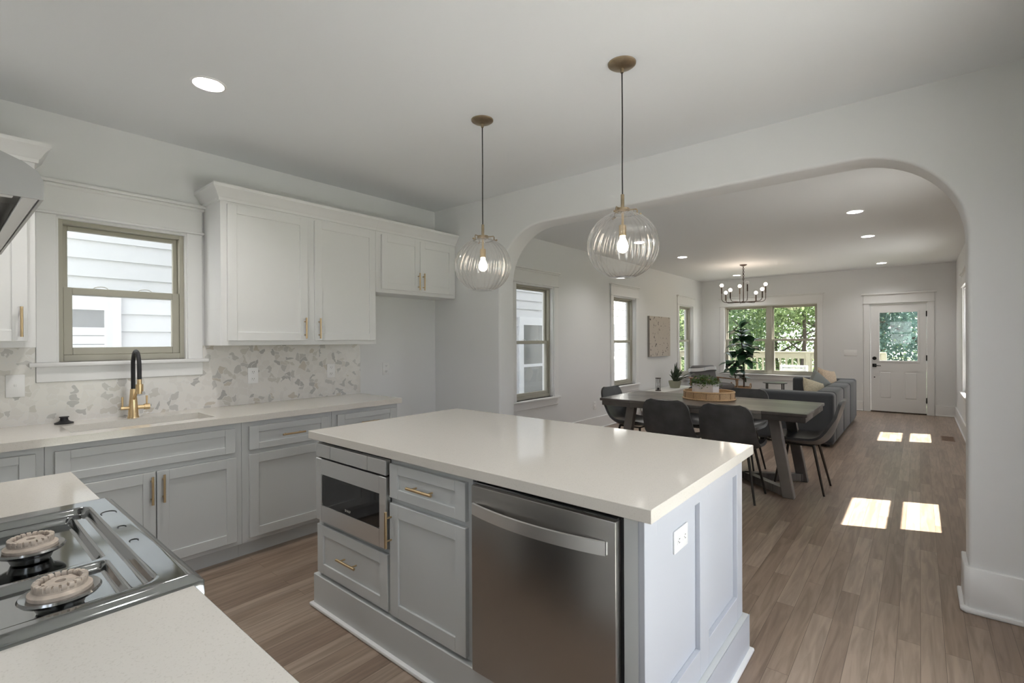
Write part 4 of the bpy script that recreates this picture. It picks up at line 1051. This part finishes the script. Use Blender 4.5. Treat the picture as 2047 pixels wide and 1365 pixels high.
def pil(name, lab, loc, rot, w_, h_, t_, m):
    Mx = Matrix.Translation(loc) @ Matrix.Rotation(rot[2], 4, 'Z') @ Matrix.Rotation(rot[0], 4, 'X') @ Matrix.Rotation(rot[1], 4, 'Y')
    mb = MB().pillow(Mx, w_, h_, t_); return tag(obj(name, mb, m, origin=loc), lab, 'cushion', 'cushions on the sofa')
pil('cushion', 'fluffy tan cushion, the highest of the cushions on the sofa', (-1.16, 9.45, .69), (-.25, .20, 1.15), .42, .40, .15, 'cushion_beige')
pil('cushion', 'cream cushion lying in front of the grey one on the sofa', (-1.22, 8.55, .61), (-.35, .30, 1.1), .42, .32, .14, 'cushion_cream')
pil('cushion', 'plain grey cushion behind the cream one on the sofa', (-1.22, 8.98, .66), (-.3, .75, 1.0), .38, .38, .13, 'cushion_grey')
# side table
stx, sty = -1.96, 9.55
st = thing('side_table', 'small black metal side table behind the sofa arm', 'side table', (stx, sty, 0))
mb = MB().lathe([(0, .607), (.19, .607), (.195, .613), (.19, .620), (0, .620)], (stx, sty, 0), 40); obj('top', mb, 'glass_black', st)
for k in range(4):
    a = PI/4+.3+PI/2*k; mb = MB().cyl((stx+.175*math.cos(a), sty+.175*math.sin(a), 0), (stx+.175*math.cos(a), sty+.175*math.sin(a), .607), .009, n=10); obj('leg', mb, 'iron_black', st)
mb = MB(); mb.tube([(stx+.175*math.cos(2*PI*k/40), sty+.175*math.sin(2*PI*k/40), .14) for k in range(41)], .007, 8, cap=False); obj('stretcher', mb, 'iron_black', st)
# armchair
acx, acy = -3.30, 10.42
A = Matrix.Translation((acx, acy, 0)) @ Matrix.Rotation(math.radians(-38), 4, 'Z')
ac = thing('armchair', 'grey lounge chair with a wood frame in the far left corner', 'armchair', (acx, acy, 0))
def tb(bx, name, m, parent, bev=.02, pre=None):
    mb = MB().box(*bx, bev, 3); 
    if pre: bmesh.ops.transform(mb.bm, matrix=pre, verts=mb.bm.verts)
    bmesh.ops.transform(mb.bm, matrix=A, verts=mb.bm.verts); return obj(name, mb, m, parent)
tilt = Matrix.Translation((-.27, 0, .42)) @ Matrix.Rotation(-.28, 4, 'Y')
tb((-.07, .07, -.28, .28, -.02, .42), 'backrest', 'armchair_fabric', ac, .05, tilt)
tb((-.26, .36, -.28, .28, .36, .49), 'seat_cushion', 'armchair_fabric', ac, .05)
for s_ in (-1, 1):
    for x in (-.28, .34): tb((x-.02, x+.02, s_*.32-.018, s_*.32+.018, 0, .56), 'leg', 'chair_wood', ac, .006)
    tb((-.34, .38, s_*.32-.025, s_*.32+.025, .56, .585), 'armrest', 'chair_wood', ac, .008)
    tb((-.28, .34, s_*.32-.015, s_*.32+.015, .30, .36), 'side_rail', 'chair_wood', ac, .006)
tb((-.30, -.26, -.32, .32, .30, .36), 'cross_rail', 'chair_wood', ac, .006); tb((.32, .36, -.32, .32, .30, .36), 'cross_rail', 'chair_wood', ac, .006)
P = []
for i in range(57):
    a = 2*PI*i/56; cx__, sx__ = math.cos(a), math.sin(a); k = (abs(cx__)**6+abs(sx__)**6)**(-1/6); row = []
    for j in range(5):
        row.append(A @ (tilt @ Vector((.086*k*cx__, .296*k*sx__, .285+.018*j+.012*math.sin(3*a)+.010*sx__))))
    P.append(row)
mb = MB().slab(P, .008); bmesh.ops.remove_doubles(mb.bm, verts=mb.bm.verts, dist=1e-4)
mb2 = mb
tag(obj('throw_blanket', mb2, 'throw_fabric', origin=(acx-.2, acy, .6)), 'pale folded throw wrapped around the lounge chair back', 'blanket')
# fig in basket
bx_, by_ = -2.83, 10.72
bk = thing('basket', 'round woven basket holding the fig plant under the far window', 'basket', (bx_, by_, 0))
mb = MB().lathe([(0, .0), (.17, .0), (.20, .20), (.19, .40), (.197, .405), (.18, .41), (.175, .38), (.165, .34), (0, .34)], (bx_, by_, 0), 40); obj('basket_body', mb, 'basket', bk)
for s_ in (-1, 1):
    mb = MB().tube([(bx_+s_*.185+.0*k, by_+.06*math.cos(PI*k/8), .395+.09*math.sin(PI*k/8)) for k in range(9)], .008, 8); obj('handle', mb, 'basket', bk)
fg = thing('fig_plant', 'fiddle-leaf fig with large dark green leaves in front of the far window', 'plant', (bx_, by_, .34))
mb = MB()
tr1 = [Vector((bx_+.06, by_, .34)), Vector((bx_+.06, by_, .8)), Vector((bx_+.03, by_-.01, 1.2)), Vector((bx_+.0, by_, 1.62))]
tr2 = [Vector((bx_-.07, by_+.02, .34)), Vector((bx_-.13, by_+.02, .7)), Vector((bx_-.16, by_, 1.0))]
tr3 = [Vector((bx_+.055, by_, .9)), Vector((bx_+.13, by_, 1.10)), Vector((bx_+.19, by_, 1.3))]
mb.tube(tr1, [.017, .015, .012, .006], 10); mb.tube(tr2, [.012, .010, .006], 8); mb.tube(tr3, [.010, .008, .005], 8)
obj('trunk', mb, 'stem', fg)
mb = MB(); rnd = random.Random(11)
def along(T, q):
    q = q*(len(T)-1); i = min(int(q), len(T)-2); return T[i].lerp(T[i+1], q-i)
for T, q0, n_ in ((tr1, .40, 40), (tr2, .30, 20), (tr3, .30, 18)):
    for k in range(n_):
        q = q0+(1-q0)*k/(n_-1); a = k*2.4+rnd.uniform(-.3, .3); el = rnd.uniform(-.15, .75) if k < n_-3 else rnd.uniform(.6, 1.2)
        d_ = Vector((math.cos(a)*math.cos(el), math.sin(a)*math.cos(el), math.sin(el))); leaf(mb, along(T, q)+d_*.03, d_, rnd.uniform(.20, .32), rnd.uniform(.15, .21), rnd.uniform(.1, .7), n=6)
obj('foliage', mb, 'leaf_dark', fg, sharp=180)
# chandelier
cx_, cy_ = -2.42, 9.35
cd = thing('chandelier', 'dark bronze chandelier with eight candle arms and round bulbs', 'chandelier', (cx_, cy_, ZC))
mb = MB().lathe([(0, -.03), (.015, -.03), (.05, -.016), (.062, -.004), (.062, 0), (0, 0)], (cx_, cy_, ZC), 28); obj('canopy', mb, 'bronze_dark', cd)
mb = MB()
for k in range(9):
    z = ZC-.045-.030*k; h_ = .022; ax = Vector((1, 0, 0)) if k % 2 else Vector((0, 1, 0))
    mb.tube([Vector((cx_, cy_, z))+ax*.012*math.cos(2*PI*i/12)+Vector((0, 0, h_*math.sin(2*PI*i/12))) for i in range(13)], .0038, 6, cap=False)
obj('chain', mb, 'bronze_dark', cd)
mb = MB().cyl((cx_, cy_, ZC-.31), (cx_, cy_, 2.05), .008, n=12).lathe([(0, -.018), (.028, -.014), (.034, 0), (.028, .014), (0, .018)], (cx_, cy_, 2.05), 20); obj('stem', mb, 'bronze_dark', cd)
hts = [2.335, 2.21, 2.35, 2.225, 2.335, 2.225, 2.335, 2.225]
for k in range(8):
    a = 2*PI*k/8+math.radians(24.4); d_ = Vector((math.cos(a), math.sin(a), 0)); c_ = Vector((cx_, cy_, 0)); R = .36; h_ = hts[k]
    pts = [c_+d_*.02+Vector((0, 0, 2.05))]+[c_+d_*(R-.07+.07*math.sin(PI/2*i/6))+Vector((0, 0, 2.05+.07*(1-math.cos(PI/2*i/6)))) for i in range(7)]+[c_+d_*R+Vector((0, 0, h_-.12))]
    mb = MB().tube(pts, .0055, 8); am = obj('arm', mb, 'bronze_dark', cd)
    mb = MB().cyl(c_+d_*R+Vector((0, 0, h_-.125)), c_+d_*R+Vector((0, 0, h_-.005)), .0105, n=12); obj('candle_sleeve', mb, 'bronze_dark', am)
    mb = MB().sphere(c_+d_*R+Vector((0, 0, h_+.024)), .031, 16); obj('bulb', mb, 'ceramic_white' if k == 6 else 'bulb_glow_small', am)
lamp('bulb_light', 'POINT', (cx_, cy_, 2.30), 8, (1, .80, .62), cd, .2)
# floor vent
mb = MB()
mb.box(.222, .232, 8.79, 9.16, .0, .005); mb.box(.352, .362, 8.79, 9.16, 0, .005); mb.box(.232, .352, 8.79, 8.81, 0, .005); mb.box(.232, .352, 9.14, 9.16, 0, .005)
for k in range(14): mb.box(.232, .352, 8.825+k*.0225, 8.836+k*.0225, .0, .004)
mb.box(.233, .351, 8.81, 9.14, .0002, .001)
tag(obj('floor_vent', mb, 'vent_wood', origin=(.29, 8.97, 0)), 'slotted brown wooden floor vent by the right wall', 'vent')

# ------------------------------------------------------------------ outdoors
mb = MB().box(-60, 60, -40, 80, -1.2, -1.0); struct('ground', mb, 'lawn')
mb = MB().box(-2.2+XL, XL-.2, -9, 16, -1.0, -.95) ; struct('side_concrete', mb, 'concrete')  # concrete strip, widened to cut green bounce off the lawn
mb = MB().box(XR+.2, 9, -9, 22, -1.0, -.95); struct('bounce_concrete', mb, 'concrete')  # unseen pale paving, added to bounce sunlight up to the ceilings
NX = -6.25
def neighbour():
    h = thing('house', 'neighbouring white clapboard house seen through the left windows', 'house', (NX-2, 5, -1))
    mb = MB(); y0, y1, hgt_ = -8.0, 13.2, .178
    holes = [(.80, 1.13, 1.34, 1.74), (7.70, 8.62, .0, 1.72), (-.4, .1, 1.34, 1.74)]
    k = 0
    while -1+k*hgt_ < 6.2:
        z = -1+k*hgt_; k += 1
        P = [(NX-.006, z), (NX+.016, z), (NX, z+hgt_), (NX-.006, z+hgt_)]
        mb.prism([(p[0], y0, p[1]) for p in P], (0, y1-y0, 0))
    mb.box(NX-4, NX-.006, y0, y1, -1, 6.2); mb.box(NX-4.2, NX+.5, y0-.3, y1+.3, 6.2, 6.3)
    obj('siding_wall', mb, 'siding', h, sharp=15)
    mb = MB().box(NX-.1, NX+.03, y1-.13, y1+.02, -1, 6.2); obj('corner_board', mb, 'house_trim', h)
    for (a, b, c, d), refl in (((.62, 1.105, 1.28, 1.70), 1), ((7.78, 8.57, .02, 1.70), 0), ((10.9, 11.65, .02, 1.80), 0)):
        mb = MB(); x0_, x1_ = NX-.02, NX+.045
        for q in ((a-.13, a, c-.12, d+.16), (b, b+.13, c-.12, d+.16), (a, b, d, d+.16), (a, b, c-.12, c)): mb.box(x0_, x1_, *q)
        if not refl: mb.box(x0_, NX+.03, a, b, (c+d)/2-.03, (c+d)/2+.03)
        w_ = obj('window', mb, 'house_trim', h)
        mb = MB().box(NX+.018, NX+.024, a, b, c, d); obj('pane', mb, 'house_glass', w_)
        if refl:
            mb = MB()
            for i in range(3): mb.box(NX+.026, NX+.034, a, b, c+.0+i*.085, c+.078+i*.085)  # pale bars stand in for sunlit siding reflected in the pane
            obj('siding_reflection', mb, 'siding_reflection_white', w_)
    mb = MB().prism([(NX+.6, -8.4, 6.3), (NX-2, -8.4, 8.2), (NX-4.6, -8.4, 6.3)], (0, 20.8, 0)); obj('roof', mb, 'roof', h)
neighbour()
# unseen roof added to keep direct sun out of the glass door
pr = thing('sun_block_roof', 'unseen flat roof added to block sun at the kitchen glass door', 'sun blocker', (1.3, 1.2, -1))
mb = MB().box(XR+.17, 2.0, -1.0, 4.2, 2.75, 2.85); obj('sun_block_slab', mb, 'house_trim', pr)
for y in (-.9, 4.1): mb = MB().box(1.85, 1.95, y-.05, y+.05, -1, 2.75); obj('post', mb, 'house_trim', pr)
mb = MB().box(XR+.17, 3.2, -2.5, 4.2, -.30, -.10); obj('added_floor', mb, 'concrete', pr)
# deck + railing
mb = MB().box(-5.4, -.5, YF+.19, 14.0, -.20, -.06); struct('deck_floor', mb, 'deck_wood')
rl = thing('deck_railing', 'pale deck railing with square balusters outside the far window', 'railing', (-2, 13.85, -.06))
mb = MB().box(-5.4, -.58, 13.78, 13.92, 1.04, 1.075, .004); mb.box(-5.4, -.58, 13.82, 13.88, .90, 1.04); obj('top_rail', mb, 'deck_white', rl)
mb = MB().box(-5.4, -.58, 13.82, 13.88, .04, .12); obj('bottom_rail', mb, 'deck_white', rl)
for k in range(35):
    x = -5.3+k*.135; mb = MB().box(x, x+.04, 13.83, 13.87, .12, .90); obj('baluster', mb, 'deck_white', rl)
for x in (-5.35, -2.1, -.62): mb = MB().box(x-.05, x+.05, 13.80, 13.90, -.06, 1.04); obj('post', mb, 'deck_white', rl)
dc = thing('patio_chair', 'white slatted patio chair on the deck outside the far window', 'chair', (-2.22, 12.95, -.06))
mb = MB()
for k in range(6): mb.box(-2.50, -1.96, 12.74+.012*k, 12.765+.012*k, .36+.072*k, .42+.072*k, .004)
obj('back_slats', mb, 'patio_chair', dc)
mb = MB()
for k in range(6): mb.box(-2.48, -1.98, 12.80+k*.085, 12.87+k*.085, .32, .345, .004)
obj('seat_slats', mb, 'patio_chair', dc)
for x in (-2.49, -1.97):
    for y in (12.77, 13.28): mb = MB().box(x-.022, x+.022, y-.022, y+.022, -.06, .78 if y < 13 else .55, .003); obj('leg', mb, 'patio_chair', dc)
    mb = MB().box(x-.03, x+.03, 12.76, 13.32, .55, .575, .004); obj('armrest', mb, 'patio_chair', dc)
dt = thing('plant_stand', 'low dark stand holding the deck fern outside the far window', 'stand', (-2.95, 12.7, -.06))
mb = MB().box(-3.10, -2.78, 12.58, 12.86, .42, .45, .003); obj('top', mb, 'deck_wood', dt)
for x in (-3.07, -2.81):
    for y in (12.61, 12.83): mb = MB().box(x-.015, x+.015, y-.015, y+.015, -.06, .42); obj('leg', mb, 'deck_wood', dt)
pf = thing('potted_plant', 'bright green fern in a dark pot on the deck outside the window', 'plant', (-2.93, 12.7, .45))
mb = MB().lathe([(0, 0), (.08, 0), (.11, .15), (.10, .15), (0, .13)], (-2.93, 12.7, .45), 24); obj('pot', mb, 'clay', pf)
mb = MB(); rnd = random.Random(9)
for k in range(60):
    a = rnd.uniform(0, 2*PI); el = rnd.uniform(.4, 1.4); d_ = Vector((math.cos(a)*math.cos(el), math.sin(a)*math.cos(el), math.sin(el))); leaf(mb, Vector((-2.93, 12.7, .59)), d_, rnd.uniform(.12, .24), .03, .5, n=4)
obj('foliage', mb, 'foliage_light', pf, sharp=180)
# trees
import numpy as np
def tree(name, label, x, y, zc, rx, rz, nl, m, seed, trunk=.11, lean=0, leafs=.13, group='trees beyond the deck', cat='tree'):
    rs = np.random.RandomState(seed)
    t = thing(name, label, cat, (x, y, -1), group)
    mb = MB(); tp = Vector((x+lean, y, zc+rz*.4))
    b0 = Vector((x, y, -1.02)); mid = b0.lerp(tp, .5)+Vector((.15*math.sin(seed), 0, 0))
    mb.tube([b0, mid, tp], [trunk, trunk*.8, trunk*.35], 10)
    for k in range(7):
        q = .35+.6*k/7; p = b0.lerp(tp, q); a = k*2.4+seed; d_ = Vector((math.cos(a)*rx*.8, math.sin(a)*rx*.8, rz*.35)); mb.tube([p, p+d_*.5+Vector((0, 0, .1)), p+d_], [trunk*.4, trunk*.25, trunk*.08], 7)
    obj('trunk', mb, 'bark', t)
    nc = 70; dirs = rs.normal(size=(nc, 3)); dirs /= np.linalg.norm(dirs, axis=1)[:, None]
    cen = dirs*(rs.uniform(.25, 1, (nc, 1))**.45)*np.array([rx, rx, rz])*.88
    idx = rs.randint(0, nc, nl); pos = cen[idx]+rs.normal(size=(nl, 3))*np.array([rx*.15, rx*.15, rz*.13])
    pos += np.array([lean, 0, zc+1])
    u = rs.normal(size=(nl, 3)); u /= np.linalg.norm(u, axis=1)[:, None]; v = rs.normal(size=(nl, 3)); v -= (u*v).sum(1)[:, None]*u; v /= np.linalg.norm(v, axis=1)[:, None]
    L = leafs*rs.uniform(.6, 1.3, (nl, 1)); W = L*.32
    V = np.stack([pos-u*L/2, pos-v*W+u*L*.05, pos+u*L/2, pos+v*W+u*L*.05], 1).reshape(-1, 3)
    me = bpy.data.meshes.new('foliage'); me.from_pydata(V.tolist(), [], [[4*i, 4*i+1, 4*i+2, 4*i+3] for i in range(nl)]); me.materials.append(MAT[m])
    o = bpy.data.objects.new('foliage', me); COL.objects.link(o); o.parent = t
    return t
tree('tree', 'tall bluish leafy tree right of centre beyond the deck', -2.6, 20.5, 4.6, 2.6, 1.9, 9000, 'foliage_blue', 1, .16)
tree('tree', 'light green tree with a thin bare trunk behind the railing', -3.0, 17.6, 3.1, 1.9, 1.5, 7000, 'foliage_light', 2, .07, .2)
tree('tree', 'mid green tree at the left side of the far window view', -5.6, 18.5, 2.6, 2.1, 2.6, 9000, 'foliage_mid', 3)
tree('tree', 'bright tree behind the left part of the deck railing', -4.3, 21.5, 2.2, 2.3, 2.6, 9000, 'foliage_light', 4)
tree('tree', 'dark green tree seen through the front door glass', .2, 17.6, 2.0, 1.9, 2.7, 9000, 'foliage_blue', 5, .14)
tree('tree', 'pale green tree behind the dark one in the door glass', -1.0, 22.5, 3.0, 2.6, 3.2, 9000, 'foliage_mid', 6)
tree('tree', 'leafy tree filling the third left window view', -7.4, 16.6, 2.0, 2.0, 3.0, 9000, 'foliage_light', 7)
tree('tree', 'tall tree farther left behind the neighbouring house corner', -10.5, 19.5, 2.6, 2.6, 3.4, 9000, 'foliage_mid', 8)
tree('tree', 'broad tree far behind the left of the deck', -7.0, 24.5, 2.6, 3.0, 3.6, 9000, 'foliage_mid', 9)
tree('tree', 'broad light tree far behind the right of the deck', 2.6, 24.0, 2.6, 3.0, 3.6, 9000, 'foliage_light', 10)
for k, (x, y) in enumerate(((-6.2, 16.0), (-4.2, 15.7), (-2.2, 15.9), (-.4, 15.6), (1.2, 15.8))):
    tree('shrub', ('leftmost', 'second from left', 'middle', 'second from right', 'rightmost')[k]+' green shrub just behind the deck railing', x, y, -.1, 1.15, .9, 4500, ('foliage_light', 'foliage_mid')[k % 2], 20+k, .04, 0, .10, 'shrubs behind the deck railing', 'shrub')
# sampling aids at the openings, also the added window behind the camera
portal('portal', (XR+.18, 1.55, 1.06), (-1, 0, 0), 1.9, 2.1)
portal('portal', (-.55, YB-.2, 1.6), (0, 1, 0), .8, 1.0)
for h in RW: portal('portal', (XR+.18, (h[0]+h[1])/2, 1.35), (-1, 0, 0), .9, 1.5)
for h in LW: portal('portal', (XL-.2, (h[0]+h[1])/2, 1.35), (1, 0, 0), .85, 1.5)
portal('portal', (XL-.2, .8, 1.69), (1, 0, 0), .68, .88)
portal('portal', (-2.48, YF+.2, 1.37), (0, -1, 0), 1.8, 1.5)
portal('portal', (-.31, YF+.2, 1.42), (0, -1, 0), .6, .95)
